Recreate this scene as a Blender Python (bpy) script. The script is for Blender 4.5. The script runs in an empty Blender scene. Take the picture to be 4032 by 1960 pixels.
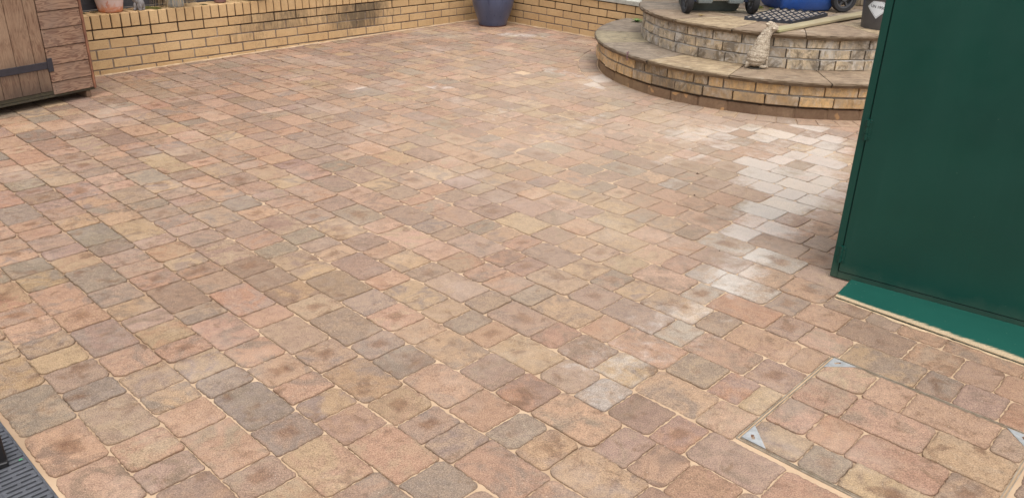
import bpy, bmesh, math, random
import numpy as np
from mathutils import Vector, Matrix, noise as mnoise
random.seed(7)
sc = bpy.context.scene
COL = sc.collection
R = math.radians
# ------------------------------------------------------------------ camera
CAM_H = 1.5088; PITCH = 0.4292; ROLL = 0.0252
cam = bpy.data.cameras.new('camera'); cam_o = bpy.data.objects.new('camera', cam); COL.objects.link(cam_o)
cam.sensor_fit = 'HORIZONTAL'; cam.sensor_width = 36.0; cam.lens = 36.0*3247.6/4032.0
cam.clip_start = 0.05; cam.clip_end = 500
F = Vector((0, math.cos(PITCH), -math.sin(PITCH))); R0 = Vector((1, 0, 0)); U0 = Vector((0, math.sin(PITCH), math.cos(PITCH)))
Rt = R0*math.cos(ROLL)+U0*math.sin(ROLL); Up = -R0*math.sin(ROLL)+U0*math.cos(ROLL)
M = Matrix(((Rt.x, Up.x, -F.x), (Rt.y, Up.y, -F.y), (Rt.z, Up.z, -F.z))).to_4x4()
M.translation = Vector((0, 0, CAM_H)); cam_o.matrix_world = M
sc.camera = cam_o
# ------------------------------------------------------------------ light
SUN_EL, SUN_AZ = 68.0, -70.0        # azimuth measured from +X towards +Y
w = bpy.data.worlds.new('World'); sc.world = w; w.use_nodes = True
nt = w.node_tree; bg = nt.nodes['Background']
sky = nt.nodes.new('ShaderNodeTexSky'); sky.sky_type = 'NISHITA'; sky.sun_disc = False
sky.sun_elevation = R(SUN_EL); sky.sun_rotation = R(90-SUN_AZ); sky.air_density = 1.0; sky.dust_density = 4.0; sky.ozone_density = 1.0
hs = nt.nodes.new('ShaderNodeHueSaturation'); hs.inputs['Saturation'].default_value = 0.28
nt.links.new(sky.outputs[0], hs.inputs['Color']); nt.links.new(hs.outputs[0], bg.inputs['Color'])
bg.inputs['Strength'].default_value = 0.15
sl = bpy.data.lights.new('sun', 'SUN'); sl.energy = .6; sl.angle = R(90); sl.color = (1.0, 0.965, 0.92)
so = bpy.data.objects.new('sun', sl); COL.objects.link(so)
sd = Vector((math.cos(R(SUN_EL))*math.cos(R(SUN_AZ)), math.cos(R(SUN_EL))*math.sin(R(SUN_AZ)), math.sin(R(SUN_EL))))
so.rotation_euler = sd.to_track_quat('Z', 'Y').to_euler(); so.location = (0, 0, 12)
sc.view_settings.view_transform = 'Standard'; sc.view_settings.look = 'None'; sc.view_settings.gamma = 1.0
sc.view_settings.exposure = 0.73
# ------------------------------------------------------------------ helpers
def s2l(c):
    return tuple(((x/255)/12.92 if x/255 <= .04045 else ((x/255+.055)/1.055)**2.4) for x in c)
class NT:
    def __init__(s, name):
        s.m = bpy.data.materials.new(name); s.m.use_nodes = True; s.t = s.m.node_tree
        s.b = s.t.nodes['Principled BSDF']; s.n = {}
        s.tc = s.t.nodes.new('ShaderNodeTexCoord')
    def node(s, ty, **kw):
        n = s.t.nodes.new(ty)
        for k, v in kw.items():
            if k in n.inputs: n.inputs[k].default_value = v
            else: setattr(n, k, v)
        return n
    def L(s, a, b): s.t.links.new(a, b)
    def noise(s, scale, detail=4, rough=.6, vec=None, dist=0):
        n = s.node('ShaderNodeTexNoise', Scale=scale, Detail=detail, Roughness=rough, Distortion=dist)
        s.L(vec if vec is not None else s.tc.outputs['Object'], n.inputs['Vector']); return n.outputs['Fac']
    def ramp(s, fac, lo, hi, a=0., b=1.):
        n = s.node('ShaderNodeMapRange'); n.inputs[1].default_value = lo; n.inputs[2].default_value = hi
        n.inputs[3].default_value = a; n.inputs[4].default_value = b; s.L(fac, n.inputs[0]); return n.outputs[0]
    def math(s, op, a, b=None):
        n = s.node('ShaderNodeMath', operation=op)
        for i, x in enumerate((a, b)):
            if x is None: continue
            if isinstance(x, (int, float)): n.inputs[i].default_value = x
            else: s.L(x, n.inputs[i])
        return n.outputs[0]
    def mix(s, fac, a, b, mode='MIX'):
        n = s.node('ShaderNodeMix', data_type='RGBA', blend_type=mode)
        for i, x in ((0, fac), (6, a), (7, b)):
            if isinstance(x, (int, float)): n.inputs[i].default_value = x
            elif isinstance(x, tuple): n.inputs[i].default_value = (*x[:3], 1)
            else: s.L(x, n.inputs[i])
        return n.outputs[2]
    def attr(s, name):
        n = s.node('ShaderNodeAttribute'); n.attribute_name = name; return n
    def map(s, scale=(1, 1, 1), loc=(0, 0, 0), rot=(0, 0, 0), src=None):
        n = s.node('ShaderNodeMapping'); n.inputs['Scale'].default_value = scale; n.inputs['Location'].default_value = loc
        n.inputs['Rotation'].default_value = rot
        s.L(src if src is not None else s.tc.outputs['Object'], n.inputs['Vector']); return n.outputs[0]
    def bump(s, h, strength, dist=.002, prev=None):
        n = s.node('ShaderNodeBump'); n.inputs['Strength'].default_value = strength; n.inputs['Distance'].default_value = dist
        s.L(h, n.inputs['Height'])
        if prev is not None: s.L(prev, n.inputs['Normal'])
        return n.outputs['Normal']
    def out(s, col=None, rough=None, normal=None, metal=None, spec=None, coat=None):
        b = s.b
        for k, v in (('Base Color', col), ('Roughness', rough), ('Normal', normal), ('Metallic', metal), ('Specular IOR Level', spec), ('Coat Weight', coat)):
            if v is None: continue
            if isinstance(v, tuple): b.inputs[k].default_value = (*v[:3], 1)
            elif isinstance(v, (int, float)): b.inputs[k].default_value = v
            else: s.L(v, b.inputs[k])
        return s.m
def plain(name, rgb, rough=.6, var=.15, scale=12, bump=.15, bscale=60, metal=0., rgb2=None, coat=None, spec=None, stretch=None):
    t = NT(name); c = s2l(rgb); c2 = s2l(rgb2) if rgb2 else tuple(x*(1-var*2) for x in c)
    v = t.map(stretch) if stretch else None
    f = t.ramp(t.noise(scale, 5, .65, v), .35, .68)
    col = t.mix(f, c, c2)
    f2 = t.ramp(t.noise(scale*9, 3, .6, v), .3, .75, 1-var, 1+var*.5)
    col = t.mix(1.0, col, t.mix(f2, (0, 0, 0), (1, 1, 1)), 'MULTIPLY') if var else col
    n = t.bump(t.noise(bscale, 4, .6, v), bump, .003) if bump else None
    return t.out(col, rough, n, metal, spec, coat)
def mesh(name, V, Fc, mats, parent=None, mi=None, smooth=False, attrs=None):
    me = bpy.data.meshes.new(name)
    me.from_pydata([tuple(map(float, v)) for v in V], [], [tuple(f) for f in Fc])
    for m in (mats if isinstance(mats, (list, tuple)) else [mats]): me.materials.append(m)
    if mi is not None: me.polygons.foreach_set('material_index', mi)
    if smooth is True: me.polygons.foreach_set('use_smooth', [True]*len(me.polygons))
    if attrs:
        for k, (ty, arr) in attrs.items():
            a = me.attributes.new(k, ty, 'POINT')
            if ty == 'FLOAT': a.data.foreach_set('value', np.asarray(arr, dtype=np.float32).ravel())
            else:
                arr = np.asarray(arr, dtype=np.float32)
                a.data.foreach_set('color', np.concatenate([arr, np.ones((len(arr), 1), np.float32)], 1).ravel())
    me.update()
    o = bpy.data.objects.new(name, me); COL.objects.link(o)
    if parent is not None: o.parent = parent
    return o
def tag(o, label, cat, group=None, kind=None):
    if label: o['label'] = label
    if cat: o['category'] = cat
    if group: o['group'] = group
    if kind: o['kind'] = kind
    return o
def empty(name, loc=(0, 0, 0), rz=0, label=None, cat=None, group=None):
    o = bpy.data.objects.new(name, None); COL.objects.link(o); o.location = loc; o.rotation_euler = (0, 0, rz)
    o.empty_display_size = .1
    return tag(o, label, cat, group)
class MB:
    def __init__(s): s.V = []; s.F = []; s.mi = []
    def add(s, V, Fc, mi=0):
        n = len(s.V); s.V += [tuple(v) for v in V]; s.F += [tuple(i+n for i in f) for f in Fc]; s.mi += [mi]*len(Fc)
    def box(s, x0, x1, y0, y1, z0, z1, ch=0.0, mi=0, fn=None, jit=0.0):
        """box with chamfered edges; fn maps points"""
        c = min(ch, (x1-x0)/2.2, (y1-y0)/2.2, (z1-z0)/2.2)
        if c <= 0:
            V = [(x, y, z) for z in (z0, z1) for y in (y0, y1) for x in (x0, x1)]
            Fc = [(0, 2, 3, 1), (4, 5, 7, 6), (0, 1, 5, 4), (2, 6, 7, 3), (0, 4, 6, 2), (1, 3, 7, 5)]
        else:
            V = []; Fc = []; idx = {}
            X = (x0, x1); Y = (y0, y1); Z = (z0, z1)
            for i in (0, 1):
                for j in (0, 1):
                    for k in (0, 1):
                        sx = c if i == 0 else -c; sy = c if j == 0 else -c; sz = c if k == 0 else -c
                        jx, jy, jz = [random.uniform(-jit, jit) for _ in range(3)]
                        idx[i, j, k] = len(V)
                        V += [(X[i]+jx, Y[j]+sy+jy, Z[k]+sz+jz), (X[i]+sx+jx, Y[j]+jy, Z[k]+sz+jz), (X[i]+sx+jx, Y[j]+sy+jy, Z[k]+jz)]
            q = idx
            for i in (0, 1):
                f = [q[i, 0, 0], q[i, 1, 0], q[i, 1, 1], q[i, 0, 1]]; Fc.append(tuple(f if i else f[::-1]))
                f = [q[0, i, 0]+1, q[1, i, 0]+1, q[1, i, 1]+1, q[0, i, 1]+1]; Fc.append(tuple(f[::-1] if i else f))
                f = [q[0, 0, i]+2, q[1, 0, i]+2, q[1, 1, i]+2, q[0, 1, i]+2]; Fc.append(tuple(f if i else f[::-1]))
            for a in (0, 1):
                for b in (0, 1):
                    s1 = (a+b) % 2 == 0
                    f = [q[0, a, b]+1, q[1, a, b]+1, q[1, a, b]+2, q[0, a, b]+2]; Fc.append(tuple(f if s1 ^ True else f[::-1]))
                    f = [q[a, 0, b]+0, q[a, 1, b]+0, q[a, 1, b]+2, q[a, 0, b]+2]; Fc.append(tuple(f if s1 else f[::-1]))
                    f = [q[a, b, 0]+0, q[a, b, 1]+0, q[a, b, 1]+1, q[a, b, 0]+1]; Fc.append(tuple(f if s1 ^ True else f[::-1]))
            for (i, j, k), v in q.items():
                f = (v, v+1, v+2); Fc.append(f if (i+j+k) % 2 else f[::-1])
        if fn: V = [fn(*v) for v in V]
        s.add(V, Fc, mi); return len(V)
    def tube(s, pts, rad, n=8, cap=True, mi=0):
        pts = [Vector(p) for p in pts]; rad = rad if isinstance(rad, (list, tuple)) else [rad]*len(pts)
        V = []; prev = None
        for i, p in enumerate(pts):
            d = (pts[min(i+1, len(pts)-1)]-pts[max(i-1, 0)]).normalized()
            a = prev if prev is not None else (Vector((0, 0, 1)) if abs(d.z) < .9 else Vector((1, 0, 0)))
            x = (a-d*a.dot(d)).normalized(); y = d.cross(x); prev = x
            for k in range(n):
                t = 2*math.pi*k/n; V.append(p+(x*math.cos(t)+y*math.sin(t))*rad[i])
        Fc = [(i*n+k, i*n+(k+1) % n, (i+1)*n+(k+1) % n, (i+1)*n+k) for i in range(len(pts)-1) for k in range(n)]
        if cap: Fc += [tuple(range(n))[::-1], tuple((len(pts)-1)*n+k for k in range(n))]
        s.add(V, Fc, mi)
    def lathe(s, prof, n=48, c=(0, 0, 0), axis='z', mi=0, wob=0.):
        V = []
        for (r_, z_) in prof:
            for k in range(n):
                t = 2*math.pi*k/n; rr = r_*(1+wob*math.sin(2*t+1)); a, b = rr*math.cos(t), rr*math.sin(t)
                V.append((c[0]+a, c[1]+b, c[2]+z_) if axis == 'z' else ((c[0]+z_, c[1]+a, c[2]+b) if axis == 'x' else (c[0]+a, c[1]+z_, c[2]+b)))
        m = len(prof)
        Fc = [(i*n+k, i*n+(k+1) % n, (i+1)*n+(k+1) % n, (i+1)*n+k) for i in range(m-1) for k in range(n)]
        if axis == 'y': Fc = [f[::-1] for f in Fc]
        s.add(V, Fc, mi)
    def prism(s, poly, z0, z1, mi=0, fn=None):
        n = len(poly); V = [(x, y, z0) for x, y in poly]+[(x, y, z1) for x, y in poly]
        Fc = [tuple(range(n))[::-1], tuple(range(n, 2*n))]+[(k, (k+1) % n, n+(k+1) % n, n+k) for k in range(n)]
        if fn: V = [fn(*v) for v in V]
        s.add(V, Fc, mi)
    def obj(s, name, mats, parent=None, smooth=False, attrs=None):
        return mesh(name, s.V, s.F, mats, parent, s.mi, smooth, attrs)
def autosmooth(o, ang=35):
    me = o.data
    me.polygons.foreach_set('use_smooth', [True]*len(me.polygons))
    bm = bmesh.new(); bm.from_mesh(me)
    bmesh.ops.recalc_face_normals(bm, faces=bm.faces)
    for e in bm.edges:
        if len(e.link_faces) == 2 and e.calc_face_angle(0) > R(ang): e.smooth = False
    bm.to_mesh(me); bm.free(); return o
def blob(name, balls, mat, parent, voxel=.004, smooth=6, disp=None):
    """organic solid: overlapping ellipsoids (x,y,z,rx,ry,rz) melted together by a voxel remesh"""
    bm = bmesh.new()
    for (x, y, z, rx, ry, rz) in balls:
        r_ = bmesh.ops.create_icosphere(bm, subdivisions=3, radius=1.0)
        bmesh.ops.transform(bm, verts=r_['verts'], matrix=Matrix.Translation((x, y, z)) @ Matrix.Diagonal((rx, ry, rz, 1)))
    me = bpy.data.meshes.new(name); bm.to_mesh(me); bm.free(); me.materials.append(mat)
    o = bpy.data.objects.new(name, me); COL.objects.link(o)
    if parent is not None: o.parent = parent
    md = o.modifiers.new('remesh', 'REMESH'); md.mode = 'VOXEL'; md.voxel_size = voxel; md.use_smooth_shade = True
    ms = o.modifiers.new('smooth', 'SMOOTH'); ms.iterations = smooth; ms.factor = .6
    if disp:
        tx = bpy.data.textures.new(name+'_relief', disp[0]); 
        if disp[0] == 'CLOUDS': tx.noise_scale = disp[1]
        if disp[0] == 'VORONOI': tx.noise_scale = disp[1]
        d = o.modifiers.new('relief', 'DISPLACE'); d.texture = tx; d.strength = disp[2]; d.mid_level = .5; d.texture_coords = 'LOCAL'
    return o
def n3(x, y, z, s=1.0): return mnoise.noise(Vector((x*s, y*s, z*s)))
# ------------------------------------------------------------------ frames of reference
UA = R(-43.4); UX, UY = math.cos(UA), math.sin(UA); VX, VY = -UY, UX
def uv2xy(u, v): return (u*UX+v*VX, u*UY+v*VY)
def xy2uv(x, y): return (x*UX+y*UY, x*VX+y*VY)
CORNER = (-0.352, 9.509); DL = (-0.6654, -0.7465); DR = (0.7293, -0.6842)
NL = (0.7465, -0.6654)      # from left wall towards the patio
NR = (-0.6842, -0.7293)     # from right wall towards the patio
SC = (2.222, 7.09)          # centre of the round steps
# ------------------------------------------------------------------ ground and patio
def groundmat():
    t = NT('sand_joint'); a = t.noise(3, 4, .6); b = t.noise(220, 3, .7)
    col = t.mix(t.ramp(a, .35, .65), s2l((188, 160, 130)), s2l((206, 180, 150)))
    dk = t.attr('dk').outputs['Fac']
    col = t.mix(t.math('MULTIPLY', dk, .6), col, s2l((128, 98, 74)))
    col = t.mix(t.ramp(b, .3, .7, .0, .3), col, s2l((180, 146, 110)))
    return t.out(col, .9, t.bump(b, .5, .003))
GU0, GU1, GV0, GV1, GS = -7.5, 3.3, .4165, 7.0, .045
nx, ny = int((GU1-GU0)/GS), int((GV1-GV0)/GS)
V = []; dk = []
for j in range(ny+1):
    for i in range(nx+1):
        u_, v_ = GU0+i*GS, GV0+j*GS; x, y = uv2xy(u_, v_)
        a = n3(x, y, 0, 1.1); b = n3(x, y, 3, 7)
        left = min(1, max(0, (-x-.9+a*.8)/1.2)) if y < 8 else 0
        near = min(1, max(0, (3.0-y)/1.5))
        c = n3(x, y, 9, 2.6); V.append((x, y, -.0048-.0022*left-.0020*b+.0014*a+.0004*near-.0012*max(0, c)+.0016*math.exp(-(((x-.6)/2.0)**2+((y-5.0)/2.6)**2)))); dk.append(max(0, min(1, left*.8+.15*a+.9*max(0, c+.6*b-.08))))
Fc = [(j*(nx+1)+i, j*(nx+1)+i+1, (j+1)*(nx+1)+i+1, (j+1)*(nx+1)+i) for j in range(ny) for i in range(nx)]
tag(mesh('jointing_sand', V, Fc, groundmat(), smooth=True, attrs={'dk': ('FLOAT', dk)}), 'pale kiln dried sand filling the joints between the patio pavers', None, kind='structure')
gm = plain('earth', (112, 96, 78), .95, .2, 2, .5, 30)
mesh('ground', [(-150, -150, -.06), (150, -150, -.06), (150, 150, -.06), (-150, 150, -.06)], [(0, 1, 2, 3)], gm)
tag(bpy.data.objects['ground'], 'bare earth under and around the patio', None, kind='structure')

ROWS = """0:-2.793 -2.574 -2.320 -2.081;1:-3.165 -3.035 -2.877 -2.751 -2.626 -2.475 -2.347 -2.114 -1.956 -1.838;2:-3.565 -3.411 -3.250 -3.009 -2.846 -2.611 -2.443 -2.287 -2.164 -2.010 -1.769 -1.637;3:-4.250 -4.006 -3.891 -3.762 -3.609 -3.492 -3.335 -3.097 -2.937 -2.804 -2.685 -2.532 -2.405 -2.251 -2.131 -1.894 -1.741 -1.505;4:-4.433 -4.334 -4.200 -4.079 -3.920 -3.762 -3.524 -3.392 -3.245 -3.115 -2.964 -2.723 -2.603 -2.362 -2.204 -2.047 -1.925 -1.803 -1.650 -1.417;5:-4.832 -4.697 -4.540 -4.370 -4.120 -3.970 -3.848 -3.689 -3.449 -3.336 -3.170 -3.050 -2.936 -2.776 -2.532 -2.411 -2.179 -2.015 -1.776 -1.624 -1.503 -1.382 -1.144;6:-4.713 -4.542 -4.403 -4.242 -4.126 -3.898 -3.769 -3.617 -3.484 -3.373 -3.214 -2.969 -2.808 -2.651 -2.492 -2.336 -2.097 -1.966 -1.809 -1.581 -1.417 -1.298 -1.177 -0.937;7:-4.336 -4.104 -3.953 -3.818 -3.708 -3.581 -3.354 -3.184 -3.022 -2.896 -2.741 -2.625 -2.382 -2.220 -2.062 -1.941 -1.721 -1.552 -1.392 -1.148 -1.027 -0.904;8:-4.319 -4.189 -4.039 -3.882 -3.635 -3.466 -3.308 -3.076 -2.939 -2.821 -2.698 -2.462 -2.341 -2.115 -1.989 -1.871 -1.748 -1.517 -1.357 -1.232 -1.069 -0.950 -0.706;9:-4.184 -3.944 -3.780 -3.618 -3.487 -3.373 -3.251 -3.090 -2.848 -2.691 -2.575 -2.411 -2.288 -2.054 -1.932 -1.700 -1.580 -1.414 -1.249 -1.016;10:-3.975 -3.747 -3.579 -3.319 -3.159 -2.926 -2.793 -2.565 -2.398 -2.244 -2.123 -1.965 -1.851 -1.615 -1.485 -1.241 -1.078 -0.962;11:-2.997 -2.768 -2.633 -2.526 -2.288 -2.166 -2.046 -1.815 -1.651 -1.404 -1.279 -1.037;12:-3.062 -2.956 -2.829 -2.592 -2.471 -2.344 -2.224 -1.992 -1.835 -1.711 -1.588 -1.339 -1.217 -0.977;13:-3.108 -2.991 -2.852 -2.714 -2.551 -2.317 -2.156 -2.033 -1.908 -1.753 -1.512 -1.393 -1.141 -1.015 -0.860 -0.607 -0.490 -0.353;14:-2.964 -2.845 -2.688 -2.451 -2.299 -2.132 -1.880 -1.724 -1.605 -1.479 -1.233 -1.109 -0.946 -0.704 -0.540 -0.411;15:-3.009 -2.872 -2.729 -2.602 -2.377 -2.259 -2.019 -1.854 -1.687 -1.448 -1.075 -0.912 -0.789 -0.628 -0.374;16:-2.977 -2.693 -2.461 -2.355 -2.170 -2.039 -1.881 -1.757 -1.521"""
CLS = """0:-2.68Y -2.43G -2.20O -2.00O -2.85Y;1:-2.94O -2.81Y -2.68Y -2.55P -2.41G -2.22B -2.03O -1.89P -1.79B -3.07P;2:-3.07O -2.92O -2.72P -2.53O -2.37Y -2.23Y -2.09O -1.89O -1.73P -1.60O -3.69Y -3.34Y;3:-2.87Y -2.75P -2.61Y -2.46O -2.33Y -2.18G -2.01G -1.82P -1.61Y -3.40Y -3.19G -4.15G;4:-2.80P -2.65G -2.47O -2.28O -2.12O -1.99O -1.87Y -1.72P -1.55O -1.36G -3.63G -2.84B -3.81Y;5:-2.61P -2.47O -2.29P -2.10Y -1.89Y -1.69Y -1.57P -1.44P -1.26O -3.23Y -3.11Y -2.87B -3.61Y -3.77O -4.04O -4.63Y -4.46Y;6:-2.40Y -2.21B -2.03P -1.89G -1.70O -1.49O -1.36G -1.24Y -1.06Y -3.10P -2.90B -2.74B -2.57Y;7:-2.14O -2.01O -1.83Y -1.62P -1.47B -1.27O -1.09P -0.96O -0.82O -3.10P -2.82Y -2.68Y -2.51B -3.46Y;8:-2.04Y -1.94G -1.81O -1.64Y -1.43P -1.29W -1.15B -1.01P -0.85P -2.22Y -2.41O -3.20B -3.57G -2.60B;9:-1.98P -1.81P -1.65O -1.49B -1.34Y -1.14O -0.95O -2.17P -2.36P -2.50Y -0.94O -0.77Y -0.64G -0.47Y -2.97Y -4.06Y;10:-1.91G -1.72Y -1.55O -1.36O -1.16G -1.02P -2.68O -2.48O -2.32B -2.18O -2.05P -0.92Y -0.81O -0.69O -0.50O -0.30O;11:-1.70P -1.53P -1.35W -1.15O -2.89P -2.72Y -2.58P -2.41P -2.23B -2.11P -1.93Y -0.96P -0.80O -0.59O -0.36Y;12:-1.44Y -1.27P -2.71P -2.54G -2.43O -2.29O -2.11P -1.91Y -1.78G -1.66Y -1.09O -0.93O -0.80O -0.66O -0.46O -0.29P -3.68G;13:-2.92B -2.80P -2.64P -2.43Y -2.24P -2.11O -1.98P -1.84Y -1.63O -1.45W -1.26O -1.08P -0.94O -0.73Y -0.55B -0.42P;14:-3.08P -2.92B -2.77P -2.57P -2.39P -2.22O -2.01Y -1.80O -1.67O -1.55W -1.38W -1.17P -1.03O -0.82B -0.62P -0.48P;15:-3.13P -2.95Y -2.49O -2.15Y -1.93O -1.78P -1.56P -0.99B -0.71O -0.52O;16:-2.58Y -1.98Y -1.83P -1.65W -1.49W;17:-2.26O -1.59W"""
vk = [.428, .587, .748, .906, 1.069, 1.232, 1.395, 1.564, 1.733, 1.896]
while vk[-1] < 6.9: vk.append(vk[-1]+(.1666 if len(vk) < 18 else .1632))
rows = {int(a.split(':')[0]): [float(x) for x in a.split(':')[1].split()] for a in ROWS.split(';')}
cls = {}
for a in CLS.split(';'):
    k, l = a.split(':'); cls[int(k)] = [(float(x[:-1]), x[-1]) for x in l.split()]
PAL = {'O': [(184, 146, 120), (188, 152, 128), (178, 140, 116), (186, 150, 122)], 'P': [(166, 138, 120), (161, 133, 117), (171, 142, 122)],
       'Y': [(184, 153, 119), (178, 147, 115), (187, 157, 123), (174, 146, 117)], 'G': [(153, 136, 118), (147, 130, 114), (156, 138, 119)],
       'B': [(154, 127, 108), (150, 122, 104), (160, 132, 110)], 'W': [(182, 169, 156), (178, 166, 154)]}
PAL2 = [(146, 126, 112), (180, 136, 108), (148, 126, 110), (162, 139, 118), (140, 124, 114), (182, 156, 128), (138, 115, 99), (174, 138, 114)]
WH = [((1.95, 5.1), (1.62, 4.2), .18, .95), ((1.44, 4.59), (1.42, 4.05), .22, 1.0), ((1.88, 5.3), (1.44, 4.59), .24, .9), ((1.42, 4.05), (1.11, 3.5), .17, 1.), ((1.11, 3.5), (.88, 2.98), .12, .75),
      ((.35, 2.4), (.75, 2.75), .20, .42), ((.55, 6.3), (.72, 6.75), .13, .8), ((.2, 7.0), (.6, 6.6), .13, .4), ((-.1, 8.5), (.25, 8.5), .14, .5), ((1.1, 5.1), (1.9, 5.3), .2, .6),
      ((.9, 4.6), (1.6, 5.1), .12, .6), ((-.2, 5.4), (.1, 5.8), .1, .35), ((-1.2, 6.1), (-.9, 6.3), .06, .5), ((-.7, 6.2), (-.5, 6.2), .06, .6), ((.2,4.9),(.6,5.6),.1,.35)]
def eff(x, y):
    m = 0
    for (a, b, wd, s) in WH:
        dx, dy = b[0]-a[0], b[1]-a[1]; t = max(0, min(1, ((x-a[0])*dx+(y-a[1])*dy)/(dx*dx+dy*dy)))
        d = math.hypot(x-a[0]-t*dx, y-a[1]-t*dy); m = max(m, s*math.exp(-(d/wd)**2))
    return m
PV, PF, PC, PC2, PE, PD, PS, PT = [], [], [], [], [], [], [], []
rnd = random.Random(11)
def pick(cl, x=0):
    if cl is None:
        cl = rnd.choices('OPYGBW', [.30, .40, .07, .08, .15, 0] if x < -.8 else [.38, .28, .17, .09, .07, .01])[0]
    c = rnd.choice(PAL[cl]); g = rnd.uniform(-7, 7)
    return [x+g+rnd.uniform(-2, 2) for x in c]
BL = 1.0
def paver(poly_fn, cx, cy, w_, h_, cl=None, clip=None, bloom_light=1.0, z0=0.0, rad=None):
    """tumbled concrete sett: irregular outline, rounded edge, two blended colours"""
    d = math.hypot(cx, cy); n = 64 if d < 3.4 else (34 if d < 5.2 else 22)
    r_ = rad or rnd.uniform(.009, .019); hw, hh = w_/2, h_/2
    per = []; m = max(2, n//12)
    rs = [r_*rnd.uniform(.6, 1.6)*(2.0 if rnd.random() < .08 else 1) for _ in range(4)]
    rs = [min(x, hw*.45, hh*.45) for x in rs]; sg = ((1, 1), (-1, 1), (-1, -1), (1, -1))
    for c_ in range(4):
        sx, sy = sg[c_]; rr = rs[c_]; nx_, ny_ = sg[(c_+1) % 4]; rr2 = rs[(c_+1) % 4]
        for k in range(m+1):
            a = R(90*c_+90*k/m); per.append((sx*(hw-rr)+rr*math.cos(a), sy*(hh-rr)+rr*math.sin(a)))
        e0 = per[-1]
        e1 = ((nx_*(hw-rr2), ny_*hh) if c_ in (0, 2) else (nx_*hw, ny_*(hh-rr2)))
        L_ = math.hypot(e1[0]-e0[0], e1[1]-e0[1]); q = max(2, int(L_/(.24)*n/1.6))
        for k in range(1, q):
            per.append((e0[0]+(e1[0]-e0[0])*k/q, e0[1]+(e1[1]-e0[1])*k/q))
    sdx = rnd.uniform(-99, 99); pts = []
    for (x, y) in per:
        l = math.hypot(x, y); nn = .0024*n3(x*22, y*22, sdx)+.0030*n3(x*75, y*75, sdx)+.0012*n3(x*170, y*170, sdx)-.0003
        x2, y2 = x*(1+nn/l*1.3), y*(1+nn/l*1.3); X, Y = poly_fn(x2, y2)
        if clip: X, Y = clip(X, Y)
        pts.append((X, Y))
    n = len(pts); b = len(PV); mx = sum(p[0] for p in pts)/n; my = sum(p[1] for p in pts)/n
    area = abs(sum(pts[i][0]*pts[(i+1) % n][1]-pts[(i+1) % n][0]*pts[i][1] for i in range(n)))/2
    if area < .0012: return
    tx, ty = rnd.gauss(0, .0045), rnd.gauss(0, .0045); zz = z0+rnd.gauss(0, .0009); ek = rnd.choice([.25, .5, .8, 1.1, 1.25])
    c1 = s2l(pick(cl, cx)); sc_ = rnd.choice([0, 0, 0, 0, .5, 1.0]); c2 = s2l([x+rnd.uniform(-2, 2) for x in rnd.choice(PAL2)])
    if cl == 'W': c2 = s2l((176, 150, 128))
    rings = [(0.0, -.030, 1.0), (0.0, -.0050, 1.0), (.0006, -.0016, .8), (.0020, -.0004, .3), (.0085, .0002, .0)]
    for ri, (ins, z, ed) in enumerate(rings):
        for (X, Y) in pts:
            dx, dy = X-mx, Y-my; l = math.hypot(dx, dy) or 1; k = max(.2, 1-ins*1.25/l)
            xx, yy = mx+dx*k, my+dy*k
            nz = .0020*n3(xx*110, yy*110, 5) if 2 <= ri <= 3 else 0
            PV.append((xx, yy, zz+z+nz+(tx*dx+ty*dy)*k)); PE.append(ed); PC.append(c1); PC2.append(c2); PD.append(eff(xx, yy)*ek); PS.append(sdx); PT.append(0)
    PV.append((mx, my, zz+.0006)); PT.append(sc_); PE.append(0); PC.append(c1); PC2.append(c2); PD.append(eff(mx, my)*ek); PS.append(sdx)
    cI = len(PV)-1
    for k in range(len(rings)-1):
        for i in range(n): PF.append((b+k*n+i, b+k*n+(i+1) % n, b+(k+1)*n+(i+1) % n, b+(k+1)*n+i))
    k = len(rings)-1
    for i in range(n): PF.append((b+k*n+i, b+k*n+(i+1) % n, cI))
RING = 1.694
def clip_all(X, Y):
    d = (X-CORNER[0])*NL[0]+(Y-CORNER[1])*NL[1]
    if d < .014: X += NL[0]*(.014-d); Y += NL[1]*(.014-d)
    d = (X-CORNER[0])*NR[0]+(Y-CORNER[1])*NR[1]
    if d < .012: X += NR[0]*(.012-d); Y += NR[1]*(.012-d)
    dx, dy = X-SC[0], Y-SC[1]; l = math.hypot(dx, dy)
    if l < RING: X, Y = SC[0]+dx/l*RING, SC[1]+dy/l*RING
    return X, Y
MU0, MU1, MV0, MV1 = -.878, -.232, 1.919, 2.565      # recessed manhole tray
CJ = {12: [-.709, -.584, -.33], 11: [-.707, -.464], 10: [-.743, -.62, -.37], 9: [-.701, -.579]}
GAP = .0024
def lens(): return rnd.choices([.122, .160, .240], [.36, .36, .28])[0]
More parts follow.
